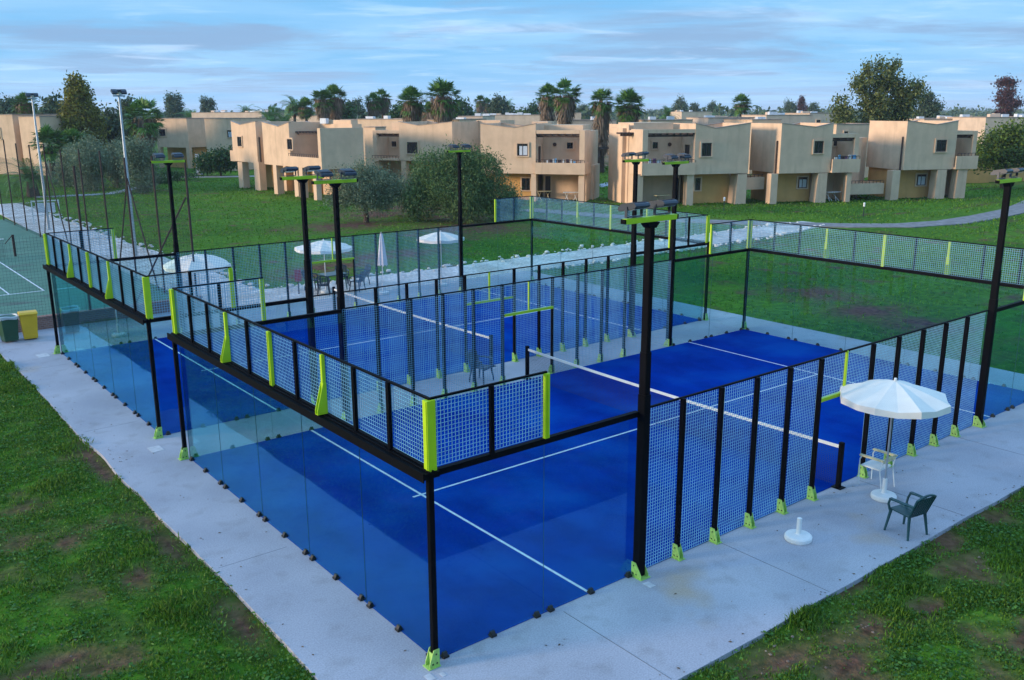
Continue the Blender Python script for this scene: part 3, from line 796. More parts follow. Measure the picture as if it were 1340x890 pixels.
# stones along the gravel
q = MB(); rs = random.Random(4)
def stone(x, y, s):
    vs = []; n = 7
    for j, (rr, z) in enumerate(((.8, 0), (1, .35), (.6, .8))):
        for k in range(n):
            g = 2*math.pi*k/n; a = s*rr*(.75+.5*rs.random()); vs.append((x+a*math.cos(g), y+a*math.sin(g), -.05+z*s*(.9+.3*rs.random())))
    q.add(vs, [(i*n+k, i*n+(k+1) % n, (i+1)*n+(k+1) % n, (i+1)*n+k) for i in range(2) for k in range(n)]+[tuple(range(2*n, 3*n))])
for x in np.arange(10.2, 36, .2): stone(x, 28.15+rs.gauss(0, .38), rs.uniform(.04, .10)*rs.choice((1, 1, 1, 1.7)))
for y in np.arange(28.4, 76, .28): stone(9.6+rs.gauss(0, .38), y, rs.uniform(.05, .12)*rs.choice((1, 1, 1, 1.7)))
for x in np.arange(23, 49, .22): stone(x, 24.35+rs.gauss(0, .16)+max(0, (x-40)*.17), rs.uniform(.04, .11)*rs.choice((1, 1, 1, 1.8)))
for x in np.arange(34, 49, .4): stone(x, 28.0+rs.gauss(0, .3), rs.uniform(.06, .14)*rs.choice((1, 1, 1, 1.6)))
o = q.build('border_stones', 'stone', smooth=False); tag(o, 'loose pale stones lining both edges of the white gravel path', 'stones', kind='stuff')
rr = random.Random(9); q = MB()
for cx, cy, sp, n in ((5.4, -3.2, .7, 26), (3.9, -3.0, .8, 26), (9.1, -3.3, .5, 12), (-4.2, 3.6, .8, 14), (-1.8, 6.0, .3, 8), (-3.0, 5.6, .8, 10), (26.5, 9, 2, 14)):
    for k in range(n): stone(cx+rr.gauss(0, sp), min(cy+rr.gauss(0, sp*.6), -2.75) if cy < 0 else cy+rr.gauss(0, sp), rr.uniform(.008, .026))
fl = MB()
for k in range(150):
    if rr.random() < .6: x, y = rr.uniform(1, 14), rr.uniform(-2.4, -.2)-.0
    else: x, y = rr.uniform(-1.4, -.15), rr.uniform(-1, 24)
    if rr.random() < .55: (x, y) = (x, -2.4+abs(rr.gauss(0, .15))) if y < -.2 and x > 0 else (-1.38+abs(rr.gauss(0, .1)), y)
    a = rr.uniform(0, 6.28); s = rr.uniform(.012, .035); c_, s_ = math.cos(a), math.sin(a)
    fl.add([(x-c_*s, y-s_*s, .004), (x+s_*s*.5, y-c_*s*.5, .009), (x+c_*s, y+s_*s, .006), (x-s_*s*.5, y+c_*s*.5, .012)], [(0, 1, 2, 3)])
o = fl.build('fallen_leaves', paint('dry_leaf', (.13, .085, .045), .9, var=.4, scale=4), recalc=False); tag(o, 'small dry leaves blown over the concrete around the courts', 'leaves', kind='stuff')
o = q.build('scattered_pebbles', paint('earthy_stone', (.20, .15, .115), .9, var=.4), smooth=False); tag(o, 'small pebbles scattered over the bare soil patches', 'pebbles', kind='stuff')
# ------------------------------------------------------------------ sand coloured two storey houses
class House:
    def __init__(s, u, d, ang, label, name='house'):
        p = at(u, 200, d); s.o = np.array([p[0], p[1]]); s.a = R(ang)
        s.ex = np.array([math.cos(s.a), math.sin(s.a)]); s.ey = np.array([-s.ex[1], s.ex[0]])
        s.r = empty(name, (s.o[0], s.o[1], -.05), s.a, label, 'house', 'sand coloured houses')
    def loc(s, P):
        q = np.array(P[:2])-s.o; return float(q@s.ex), float(q@s.ey), float(P[2])+.05
    def hit(s, u, v, off=0.):          # where the sight line through (u,v) meets the vertical plane y=off
        d = ray(u, v); n = s.ey; t = (off-((CAM[:2]-s.o)@n))/(d[:2]@n); return s.loc(CAM+t*d)
    def X(s, u, off=0.): return s.hit(u, 190, off)[0]
    def Z(s, u, v, off=0.): return s.hit(u, v, off)[2]
    def rect(s, u0, u1, v0, v1, off=0.):
        um = (u0+u1)/2; return s.X(u0, off), s.X(u1, off), s.Z(um, v1, off), s.Z(um, v0, off)
    def part(s, mb, name, mat, bev=0., parent=None): return mb.build(name, mat, parent or s.r, bev=bev)
    def block(s, name, x0, x1, y0, y1, z0, z1, mat='plaster', bev=0., parent=None):
        b = MB(); b.box(min(x0, x1), max(x0, x1), y0, y1, z0, z1); return s.part(b, name, mat, bev, parent)
    def vblock(s, name, x0, x1, y0, y1, z0, zt, xd, dip, mat='plaster'):
        # storey with butterfly roof: parapet rises to both ends, low at xd
        b = MB(); t = .22; zr = zt-dip-.35; pr = [(x0, zr+.001), (x1, zr+.001), (x1, zt), (xd, zt-dip), (x0, zt)]
        b.box(x0, x1, y0, y1, z0, zr)
        for q0, q1 in ((y0, y0+t), (y1-t, y1)): b.prism(pr, q0, q1, lambda a, z, h: (a, h, z))
        for q0, q1 in ((x0, x0+t), (x1-t, x1)): b.box(q0, q1, y0+t+.001, y1-t-.001, zr+.001, zt)
        w = s.part(b, name, mat)
        c = MB(); e = .03
        for q0, q1 in ((y0-e, y0+t+e), (y1-t-e, y1+e)): c.prism([(x0-e, zt), (xd, zt-dip), (x1+e, zt), (x1+e, zt+.05), (xd, zt-dip+.05), (x0-e, zt+.05)], q0, q1, lambda a, z, h: (a, h, z))
        s.part(c, 'coping', 'roofgrey')
        c = MB(); c.box(x0+t+.002, x1-t-.002, y0+t+.002, y1-t-.002, zr+.002, zr+.03); s.part(c, 'roof', 'roofgrey')
        return w
    def window(s, u0, u1, v0, v1, off=0., curtain=False, door=False, sill=True):
        x0, x1, z0, z1 = s.rect(u0, u1, v0, v1, off); s.win(x0, x1, z0, z1, off, curtain, door, sill)
    def win(s, x0, x1, z0, z1, y=0., curtain=False, door=False, sill=True, f=None):
        f = f or (lambda a, o, z: (a, y+o, z))
        x0, x1 = min(x0, x1), max(x0, x1)
        b = MB(); t = .12                                     # raised plaster surround
        for a in ((x0-t, x0, z0, z1), (x1, x1+t, z0, z1), (x0-t, x1+t, z1, z1+t)): b.box(a[0], a[1], -.10, .02, a[2], a[3], f)
        if not door: b.box(x0-t, x1+t, -.13, .02, z0-t*.7, z0, f)
        fr = s.part(b, 'door_surround' if door else 'window', 'plaster')
        b = MB(); b.box(x0+.001, x1-.001, -.022, -.006, z0+.001, z1-.001, f); s.part(b, 'pane', 'frame' if door else 'pane', parent=fr)
        b = MB(); e = .055
        for a in ((x0+.002, x0+e, z0+.002, z1-.002), (x1-e, x1-.002, z0+.002, z1-.002), (x0+e, x1-e, z1-e, z1-.002), (x0+e, x1-e, z0+.002, z0+e), ((x0+x1)/2-e/2, (x0+x1)/2+e/2, z0+e, z1-e)): b.box(a[0], a[1], -.05, -.0225, a[2], a[3], f)
        s.part(b, 'frame', 'frame', parent=fr)
        if curtain:
            b = MB(); b.box(x0+(x1-x0)*.2, x1-e-.01, -.030, -.0226, z0+e+.01, z1-e-.15, f); s.part(b, 'curtain', 'curtain', parent=fr)
    def pillar(s, u0, u1, v1, off=0., dep=.6, flare=0.):
        x0, x1 = s.X(u0, off), s.X(u1, off); zt = s.Z((u0+u1)/2, v1, off)-.003
        b = MB(); b.hexa([(x0-flare, off, 0), (x1, off, 0), (x1, off+dep, 0), (x0-flare, off+dep, 0), (x0, off+.003, zt), (x1, off+.003, zt), (x1, off+dep, zt), (x0, off+dep, zt)]); return s.part(b, 'pillar', 'plaster')
    def pergola(s, x0, x1, y0, y1, z):
        b = MB(); b.box(x0, x1, y0, y0+.14, z, z+.16)
        n = max(3, int((x1-x0)/.55))
        for k in range(n+1): xx = x0+(x1-x0)*k/n; b.box(xx-.05, xx+.05, y0-.18, y1-.005, z+.162, z+.30)
        return s.part(b, 'pergola', 'darkwood')
    def balcony(s, x0, x1, y0, y1, z0, z1, mat='plaster', rail=True, left=True, right=True):
        b = MB(); b.box(x0, x1, y0, y0+.14, z0, z1); b.box(x0, x1, y0+.1402, y1, z0, z0+.16)
        if left: b.box(x0, x0+.14, y0+.1402, y1-.005, z0+.1602, z1)
        if right: b.box(x1-.14, x1, y0+.1402, y1-.005, z0+.1602, z1)
        p = s.part(b, 'balcony', mat)
        if rail:
            b = MB(); b.box(x0+.1, x1-.1, y0+.04, y0+.08, z1+.22, z1+.26)
            for k in range(int((x1-x0)/.35)+1): xx = x0+.12+k*.35; b.box(xx-.018, xx+.018, y0+.045, y0+.075, z1, z1+.22)
            s.part(b, 'railing', 'frame', parent=p)
        return p
    def lamp(s, x, z, y): 
        b = MB(); b.prism([(.16*math.cos(k*math.pi/6), .16*math.sin(k*math.pi/6)) for k in range(12)], y-.10, y-.002, lambda a, z_, h: (x+a, h, z+z_)); return s.part(b, 'wall_lamp', 'darkwood')
    def pipe(s, x, y, z0, z1):
        b = MB(); b.tube((x, y, z0), (x, y, z1), .07, n=8); return s.part(b, 'downpipe', 'darkwood')
    def furn(s, x, y, label, white=True):
        p = s.o+s.ex*x+s.ey*y
        r = empty('folding_table', (p[0], p[1], 0.), s.a+.2, label, 'table'); m = 'white' if white else 'wood'
        b = MB(); b.box(-.7, .7, -.35, .35, .72, .76); b.build('tabletop', m, r)
        for sx in (-1, 1):
            b = MB(); b.tube((sx*.55, -.3, 0), (sx*.2, .3, .72), .022); b.tube((sx*.2, -.3, 0.0), (sx*.55, .3, .72), .022); b.build('leg', m, r)

def bay(h, x0, x1, z0, zp, zt, dep, side, wmat='plaster', ground=True, pierw=.45):
    """open loggia beside the main block: back wall, end pier, balcony front, pergola"""
    h.block('wall', x0, x1, dep, dep+3.6, 0, zt, wmat)
    px = (x1-pierw, x1) if side > 0 else (x0, x0+pierw)
    h.block('pier', px[0], px[1], .02, dep-.003, z0+.17, zt+.10)
    h.block('wall', px[0], px[1]-.02 if side > 0 else px[1], dep*.45, dep-.004, 0, z0, 'plaster')
    h.balcony(x0+(.003 if side > 0 else -.1), x1+(.1 if side > 0 else -.003), -.28, dep-.006, z0, zp, left=side < 0, right=side > 0)
    q0, q1 = (x0+.02, x1-pierw-.02) if side > 0 else (x0+pierw+.02, x1-.02)
    h.block('lintel', q0, q1, .03, .32, zt-.20, zt+.098)
    h.pergola(q0, q1, .35, dep, zt-.5)

# --- the house with the curtained window, middle of the row
def house_front(u0, u1, d, ang, label, vt, vb, ud, depth=5., dip=.35):
    h = House(u0, d, ang, label); h.x1 = h.X(u1); h.zb = h.Z((u0+u1)/2, vb); h.zt = h.Z((u0+u1)/2, vt)
    h.vblock('wall', 0, h.x1, 0, depth, h.zb, h.zt, h.X(ud), dip)
    h.depth = depth
    return h
hc_ = h = house_front(629, 701, 79.5, -54, 'sand coloured house with a white curtained window and a balcony on its right', 162, 227, 673, 6)
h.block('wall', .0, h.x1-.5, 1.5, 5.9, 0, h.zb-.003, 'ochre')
h.window(677, 691, 188, 204, 0, True); h.window(683, 694, 233, 249, 1.5)
xe = h.X(765); bay(h, h.x1+.003, xe, h.zb, h.Z(730, 213), h.Z(730, 172), 2.6, 1)
h.block('wall', xe-.5, xe+.25, 3.0, 6.0, 0, h.zb+.6)
h.pillar(695, 701.5, 228, 0, .6); h.pillar(757.5, 765, 228, 0, .6)
h.window(742, 750, 186.5, 194.5, 2.6); h.lamp(h.X(726, 2.6), h.Z(726, 189, 2.6), 2.6)
f = lambda a, o, z: (h.x1+.003-o, a, z); h.win(.5, 1.5, h.zb+.2, h.zb+2.3, f=f, door=True)
h.win(h.X(714, 2.6), h.X(721, 2.6), .02, 2.05, 2.6, door=True)
h.block('roof_block', h.x1-1.2, xe-.8, 3.2, 6.5, h.zt-.9, h.zt-.15); h.block('roof_block', h.X(695, 6), h.X(716, 6), 6.2, 9, 2, h.zt+.12)
h.furn(h.X(712, 1.6), 1.5, 'wooden patio table in the shade under the middle balcony', False); h.furn(h.X(748, 1), 1.0, 'white folding table leaning under the middle balcony')
rz = random.Random(3)
def things(h, x0, x1, y, z, cols, label):
    # clothes and towels drying on the balcony railing
    b = MB(); b.mi = 0; x = x0; k = 0
    while x < x1:
        w = rz.uniform(.12, .34); b.mi = k % len(cols); b.box(x, min(x+w, x1), y-.02, y+.10, z-.04, z+rz.uniform(.12, .34)); x += w+rz.uniform(.02, .18); k += 1
    p = h.o+h.ex*0
    o = b.build('drying_laundry', cols, None); o.location = (h.o[0], h.o[1], -.05); o.rotation_euler = (0, 0, h.a); tag(o, label, 'laundry'); return o
MT['towel'] = paint('blue_towel', (.10, .27, .45), .9); MT['dk'] = paint('dark_cloth', (.03, .02, .03), .9); MT['lt'] = paint('light_cloth', (.5, .5, .5), .9); MT['pk'] = paint('plum_cloth', (.16, .06, .12), .9)
things(h, h.X(716), h.X(756), -.20, h.Z(730, 213)+.02, ['lt', 'dk', 'lt', 'towel', 'dk'], 'towels and clothes drying on the middle house balcony rail')

# --- left of it, with the big bush in front
h = house_front(523, 592, 88, -66, 'sand coloured house behind the olive tree and the big bush', 159.5, 211, 548, 5)
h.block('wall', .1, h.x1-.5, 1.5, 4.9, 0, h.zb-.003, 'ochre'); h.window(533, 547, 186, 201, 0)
xl = h.X(488); bay(h, xl, -.003, h.zb, h.Z(505, 207), h.Z(505, 172), 2.0, -1)
h.pillar(524, 530, 211, 0, .6); h.pillar(490, 495, 211, 0, .6); h.window(513, 519.5, 185, 192, 2.0)
h.block('roof_block', xl+.5, -.5, 2.6, 5, h.zt-1.0, h.zt-.1); h.block('wall', h.x1-.3, h.x1+2.4, 5.02, 8, 0, h.zt+.1)
# --- the leftmost of the front row, a pair of stepped volumes
h = house_front(305, 336, 95, -88, 'stepped sand house with open pillared ground floor at the left lawn edge', 159, 212, 316, 4.2)
h.window(312, 317.5, 179, 191.5, 0); h.pipe(h.x1+.08, .3, 0, h.zt-1.5)
x2, x3 = h.X(352), h.X(387); z2 = h.Z(370, 160); zb2 = h.Z(370, 216)
h.vblock('wall', x2, x3, -.6, 4.2, zb2, z2, h.X(373), .4)
h.block('wall', h.x1+.003, x2-.003, 1.6, 4.2, 0, z2-.1)
h.window(377, 383.5, 182, 195.5, -.6)
h.balcony(h.X(299), -.003, .1, 2.2, h.Z(303, 211), h.Z(303, 197))
for a, c in ((309, 315), (330, 337)): h.pillar(a, c, 212, 0, .7)
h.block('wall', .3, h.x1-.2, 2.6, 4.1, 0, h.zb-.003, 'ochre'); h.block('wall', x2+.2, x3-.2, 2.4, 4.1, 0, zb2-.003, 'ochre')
h.pillar(355, 359.5, 215, -.6, .7); h.pillar(382, 387, 216, -.6, .5)
x4, x5 = h.X(428), h.X(441)
h.balcony(x3+.003, x4, -.9, 2.5, h.Z(408, 219), h.Z(408, 205))
h.block('wall', x3+.003, x4-.003, 2.6, 3.6, 0, z2-.15); h.win(h.X(395, 2.6), h.X(410, 2.6), zb2+.25, zb2+2.5, 2.6, door=False)
h.block('pier', x4-.45, x4, -.6, 2.59, zb2+.5, z2-.75); h.pergola(x3+.1, x4-.5, .2, 2.59, z2-1.1)
h.block('wall', x4+.003, x4+.5, -.9, 3.4, zb2, z2-.45); h.block('wall', x4+.05, x4+.45, 1.2, 3.3, 0, zb2-.003, 'ochre')
for a, c in ((389, 393.5), (407, 411)): h.pillar(a, c, 219, -.9, .5)
h.block('roof_block', x3+.3, x4-.5, 2.8, 3.5, z2-.147, z2+.2); b = MB(); b.box(x3+.8, x3+1.9, 2.2, 2.5, z2-.12, z2+.35); h.part(b, 'air_conditioner', 'roofwhite')

# --- right hand houses: fronts turned away from the light
h = house_front(909, 981, 74.5, -25, 'wide house with a loggia on its left and a small blue window', 161.5, 227.5, 935, 5, .4)
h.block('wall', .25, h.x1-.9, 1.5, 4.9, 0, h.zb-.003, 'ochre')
h.window(918, 931, 187, 204.5, 0); h.window(911.5, 918.5, 233, 249, 1.5)
xl = h.X(841); bay(h, xl, -.003, h.zb, h.Z(877, 213), h.Z(877, 171), 2.7, -1)
h.pillar(901, 910, 228, -.05, .65); h.pillar(834, 843, 228, -.05, .6, .12); h.pillar(968, 980, 228, 0, 1.4, .15)
h.window(853.5, 860.5, 186, 194.5, 2.7); h.lamp(h.X(876, 2.7), h.Z(876, 189, 2.7), 2.7)
f = lambda a, o, z: (-.003+o, a, z); h.win(.8, 1.8, h.zb+.2, h.zb+2.35, f=f, door=True)
h.win(h.X(884, 2.7), h.X(890, 2.7), .02, 2.05, 2.7, door=True)
h.block('roof_block', xl+.4, -.6, 3.2, 7, h.zt-.9, h.zt+.05)
h.block('wall', h.X(812, 5), xl-.003, 3.1, 8, 0, h.Z(820, 163, 3.1)); h.block('pier', h.X(807, 5), h.X(812, 5)-.003, 3.6, 7, 0, h.Z(820, 168, 3.1))
h.pergola(h.X(812, 3)-.3, xl-.1, 2.2, 3.1, h.zt-1.0)
h.furn(h.X(868, 1.4), 1.4, 'wooden patio table under the loggia balcony of the wide house', False)
things(h, h.X(848), h.X(866), -.20, h.Z(855, 213)+.02, ['lt', 'pk', 'lt'], 'pale laundry on the loggia rail of the wide house')
# terrace link
z = h.Z(992, 231); h.balcony(h.x1+.003, h.X(1004, .9), 1.0, 4., h.Z(992, 248, 1.), h.Z(992, 232, 1.), rail=True)
h.block('wall', h.x1+.003, h.X(1004, .9), 4.1, 6, 0, h.zt-.5)
hD = h
h = house_front(1021, 1089, 75.5, -25, 'house between two others with a dark railed loggia on its right', 161.5, 226.5, 1067, 5.2, .32)
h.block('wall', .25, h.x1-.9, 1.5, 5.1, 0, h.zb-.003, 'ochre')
h.window(1065, 1077, 184.5, 200.5, 0); h.window(1047, 1059.5, 231.5, 246, 1.5, True)
xr = h.X(1124); bay(h, h.x1+.003, xr, h.zb, h.Z(1108, 208), h.Z(1108, 177), 2.7, 1, pierw=.4)
h.pillar(1012, 1021, 227.5, 0, .7); h.pillar(1074, 1086, 226.5, 0, .9, .15); h.pillar(1112, 1118, 226, -.1, .5); h.pipe(-.09, .45, 0, h.zt-1.4)
h.window(1090, 1095, 183, 191, 2.7); h.block('roof_block', h.x1+.2, xr-.6, 3.2, 6, h.zt-1.6, h.zt-.75)
f = lambda a, o, z: (-.003+o, a, z); h.win(1.0, 1.7, .1, 2.2, f=f, door=True)
h.furn(h.X(1094, .9), .9, 'white drying rack table in the dark ground floor porch')
things(h, h.X(1092), h.X(1122), -.20, h.Z(1105, 208)+.02, ['lt', 'towel', 'dk', 'pk'], 'dark laundry over the balcony rail of the house with railed loggia')
h.balcony(xr+.2, h.X(1162, 1.), 1.0, 4.4, h.Z(1140, 254, 1.), h.Z(1140, 240, 1.)); h.block('wall', xr+.2, h.X(1150, 2), 4.5, 8, 0, h.zt-1.4)
h = house_front(1184, 1251, 78.5, -25, 'rightmost front house with tapered pillars and a corner balcony', 158.5, 222, 1225, 5.4, .32)
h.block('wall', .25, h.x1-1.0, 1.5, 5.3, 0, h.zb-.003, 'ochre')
h.window(1224.5, 1238, 183, 198.5, 0); h.window(1203.5, 1216, 228, 242.5, 1.5, True)
xr = h.X(1278); bay(h, h.x1+.003, xr, h.zb, h.Z(1265, 204), h.Z(1265, 173), 2.7, 1, pierw=.4)
h.pillar(1172, 1182, 223, 0, .8); h.pillar(1231, 1243, 222, 0, .9, .08); h.pillar(1258, 1270, 221, -.1, .8, .1); h.pipe(-.09, .35, 0, h.zt-1.3)
h.block('roof_block', h.x1+.2, xr-.6, 3.2, 6, h.zt-1.5, h.zt-.6); f = lambda a, o, z: (-.003+o, a, z); h.win(1.0, 1.8, .1, 2.2, f=f, door=True)
h.block('wall', -1.6, -.003, 5.5, 8.5, 0, h.zt-1.5)

# ------------------------------------------------------------------ simpler houses farther back
def far_house(u0, u1, vt, d, ang, label, wins=(), depth=7, mat='plasterfar', ground=None, dipu=None, roofstuff=0, z0=-.05):
    h = House(u0, d, ang, label); x1 = h.X(u1); zt = h.Z((u0+u1)/2, vt)
    zb = 0 if ground is None else h.Z((u0+u1)/2, ground)
    if dipu: h.vblock('wall', 0, x1, 0, depth, zb, zt, h.X(dipu), .4, mat)
    else:
        h.block('wall', 0, x1, 0, depth, zb, zt, mat)
        b = MB()
        b.box(-.06, x1+.06, -.06, .2, zt+.002, zt+.10); b.box(-.06, x1+.06, depth-.2, depth+.06, zt+.002, zt+.10); b.box(-.06, .2, .2002, depth-.2002, zt+.002, zt+.10); b.box(x1-.2, x1+.06, .2002, depth-.2002, zt+.002, zt+.10)
        h.part(b, 'roof', 'roofgrey')
    if ground:
        h.block('wall', .3, x1-.6, 1.5, depth, 0, zb-.003, 'ochre'); h.block('pillar', x1-.55, x1, .0, .55, 0, zb-.003, mat); h.block('pillar', 0, .5, 0, .55, 0, zb-.003, mat)
    for w in wins: h.window(*w, 0, rz.random() < .4)
    for k in range(roofstuff):
        xx = rz.uniform(.3, max(.5, x1-1.6)); yy = rz.uniform(.6, depth-1.4); b = MB(); hh = rz.uniform(.25, .55)
        b.box(xx, xx+rz.uniform(.6, 1.4), yy, yy+.7, zt, zt+hh); h.part(b, 'roof_tank', 'roofwhite' if rz.random() < .75 else 'plasterfar')
    return h
far_house(207, 247, 155.5, 130, -62, 'back house behind the shaggy palm at left, with ochre ground floor', [(210, 218.5, 169, 178)], 7, 'plaster', 193)
far_house(271, 306, 155.5, 124, -62, 'back house partly hidden by the stepped house, above the dark bush', [(299, 305.5, 170.5, 180)], 7, 'plaster', None)
far_house(250, 272, 157, 133, -62, 'narrow grey house wall between the two left back houses', (), 6, 'plaster')
far_house(-14, 21, 150.5, 118, -58, 'ochre house at the far left frame edge with a balcony recess', [(-3, 3, 168, 182)], 8, 'plaster')
far_house(30, 56, 153, 116, -66, 'grey sided house behind the left floodlight pole and short palm', (), 9, 'plaster'); far_house(57, 84, 154, 124, -66, 'house wall behind the yellowing poplar tree', (), 8, 'plaster')
h = far_house(478, 492, 167, 99, -78, 'plain grey walled house block left of the olive tree house', (), 1.5, 'plaster', None)
far_house(600, 632, 152.5, 150, -50, 'pale flat house whose roof shows left of the middle house', (), 9, roofstuff=3)
far_house(636, 712, 151, 175, -45, 'long pale roof line with white tanks behind the middle house', (), 9, roofstuff=9)
far_house(560, 602, 157, 112, -60, 'roof block behind the skirted palms', (), 8, 'plaster', roofstuff=1)
far_house(448, 488, 157, 128, -60, 'roof block with parapet behind the pale olive, left of the palms', (), 8, 'plaster', roofstuff=1)
far_house(380, 440, 152, 170, -60, 'far pale house roof behind the stepped house, under palms', (), 8, roofstuff=3)
far_house(255, 345, 147.5, 185, -58, 'long low far roof dotted with vents, left of the green palms', (), 9, roofstuff=12)
far_house(745, 806, 158, 128, -30, 'three floor pale house seen in the gap beside the hanging palm skirt', [(754, 758, 166, 174), (797, 802, 168, 178), (797, 802, 192, 201), (780, 784, 192, 201)], 9, roofstuff=2)
far_house(852, 905, 157.5, 118, -28, 'roof block behind the wide house, left part', (), 8, 'plaster', roofstuff=2)
far_house(925, 985, 154.5, 120, -28, 'roof block behind the wide house, right part with white tank', (), 8, roofstuff=4)
far_house(1000, 1060, 151, 140, -28, 'pale house with white roof tanks behind the narrow gap', (), 9, roofstuff=6)
far_house(1056, 1092, 148.5, 155, -28, 'bright pale house just left of the tall gum tree', [(1066, 1071, 157, 161)], 9, roofstuff=3)
far_house(890, 930, 146.5, 230, -30, 'distant pale house low behind the roofs, under the round trees', (), 10, roofstuff=4)
far_house(716, 760, 148, 215, -40, 'distant house with white parapets between the palm pair and the single palm', (), 10, roofstuff=6)
far_house(1205, 1292, 156, 128, -32, 'long pale house wall behind the rightmost front house, with white roofs', (), 9, roofstuff=8)
far_house(1285, 1372, 154, 121, -32, 'long pale house wall behind the fresh green tree at the right edge', (), 9, roofstuff=6)
far_house(1244, 1300, 208, 96, -25, 'low brown garden wall house under the fresh green tree', (), 3, 'ochre')
far_house(1297, 1352, 205, 98, -25, 'low reddish outbuilding at the right frame edge', (), 3, 'ochre')
far_house(470, 528, 156.5, 122, -66, 'roof block peeking above the olive tree house on its left', (), 8, 'plaster', roofstuff=1)
far_house(982, 1020, 157, 112, -26, 'recessed rear block between the wide house and its right neighbour', (), 8, 'plaster', roofstuff=1)
far_house(1092, 1142, 163, 104, -26, 'rear block in the shade of the tall gum tree', [(1103, 1108, 172, 180)], 8, 'plaster')
pg = empty('garden_pergola', tuple(ground(806, 226))[:2]+(-.05,), R(-30), 'dark timber pergola gate on the lawn between the middle houses', 'pergola')
for x in (-2.4, .0): 
    b = MB(); b.box(x-.22, x+.22, -.22, .22, 0, 3.0); b.build('post', 'darkwood', pg)
b = MB(); b.box(-4.4, .5, -.26, .26, 3.002, 3.25); b.build('beam', 'darkwood', pg)
# ------------------------------------------------------------------ vegetation
G = np.random.default_rng(5)
def unit(n):
    v = G.normal(size=(n, 3)); return v/np.linalg.norm(v, axis=1)[:, None]
def leaf_quads(C, l, w, droop=0.):
    n = len(C); d = unit(n); d[:, 2] -= droop; d /= np.linalg.norm(d, axis=1)[:, None]
    p = np.cross(d, unit(n)); p /= np.linalg.norm(p, axis=1)[:, None]+1e-9
    s = G.uniform(.6, 1.35, n)[:, None]
    V = np.stack([C-d*l*s/2, C+p*w*s/2, C+d*l*s/2, C-p*w*s/2], 1)
    return V.reshape(-1, 3), np.arange(4*n).reshape(n, 4)
def crown_pts(lobes, clumps, per, sig, shell=.55):
    lb = np.array(lobes, float); wt = (lb[:, 3]*lb[:, 4]*lb[:, 5])**.67; wt /= wt.sum()
    k = G.choice(len(lb), clumps, p=wt); r = shell+(1-shell)*G.uniform(0, 1, clumps)**.7
    r *= np.where(G.uniform(size=clumps) < .16, 1.13, 1.)
    c = lb[k, :3]+unit(clumps)*lb[k, 3:]*r[:, None]
    sg = sig*G.uniform(.6, 1.5, clumps)
    P = np.repeat(c, per, 0)+G.normal(size=(clumps*per, 3))*np.repeat(sg, per)[:, None]
    return P
def tree(name, loc, lobes, mat, clumps, per, sig, leaf, trunk, label=None, cat='tree', group=None, shell=.5, droop=0., bark='bark', limbs=True):
    root = empty(name, loc, 0, label, cat, group)
    P = crown_pts(lobes, clumps, per, sig, shell); P[:, 2] = np.maximum(P[:, 2], .05)
    V, F = leaf_quads(P, leaf[0], leaf[1], droop)
    np_obj('crown', V, F, mat, root)
    b = MB(); h, r = trunk; rr = random.Random(len(lobes)*7+int(h*10))
    pts = [Vector((0, 0, -.1))]
    for k in range(1, 5): pts.append(Vector((rr.uniform(-.12, .12)*h*.3, rr.uniform(-.12, .12)*h*.3, h*k/4)))
    for k in range(4): b.tube(pts[k], pts[k+1], r*(1-.15*k), r*(1-.15*(k+1)), n=8)
    if limbs:
        for l in lobes:
            c = Vector(l[:3]); s = pts[3] if rr.random() < .5 else pts[4]; m = (s+c)/2+Vector((rr.uniform(-.2, .2), rr.uniform(-.2, .2), .15))
            b.tube(s, m, r*.42, r*.28, n=5); b.tube(m, c, r*.28, r*.1, n=5)
            for q in range(3): b.tube(m.lerp(c, .5), c+Vector((rr.uniform(-1, 1)*l[3], rr.uniform(-1, 1)*l[4], rr.uniform(-.3, .8)*l[5]))*.7, r*.13, r*.04, n=4)
    b.build('trunk', bark, root)
    return root
def spot(u, d, z=-.05):
    p = at(u, 200, d); return (float(p[0]), float(p[1]), z)
def height_at(u, v, d):                      # height of image row v at depth d along column u
    return float(at(u, v, d)[2])
def blob(n, rx, ry, z0, z1, seed, size=(.35, .6)):
    r = random.Random(seed); L_ = []
    for k in range(n):
        a = r.uniform(0, 6.28); q = r.uniform(.2, .72)**.8; t = r.random(); z = z0+(z1-z0)*(.15+.7*t); sh = 1-.5*abs(t-.4)
        s = r.uniform(*size)
        L_.append((math.cos(a)*rx*q*sh, math.sin(a)*ry*q*sh, z, rx*s, ry*s, (z1-z0)*s*.55))
    return L_
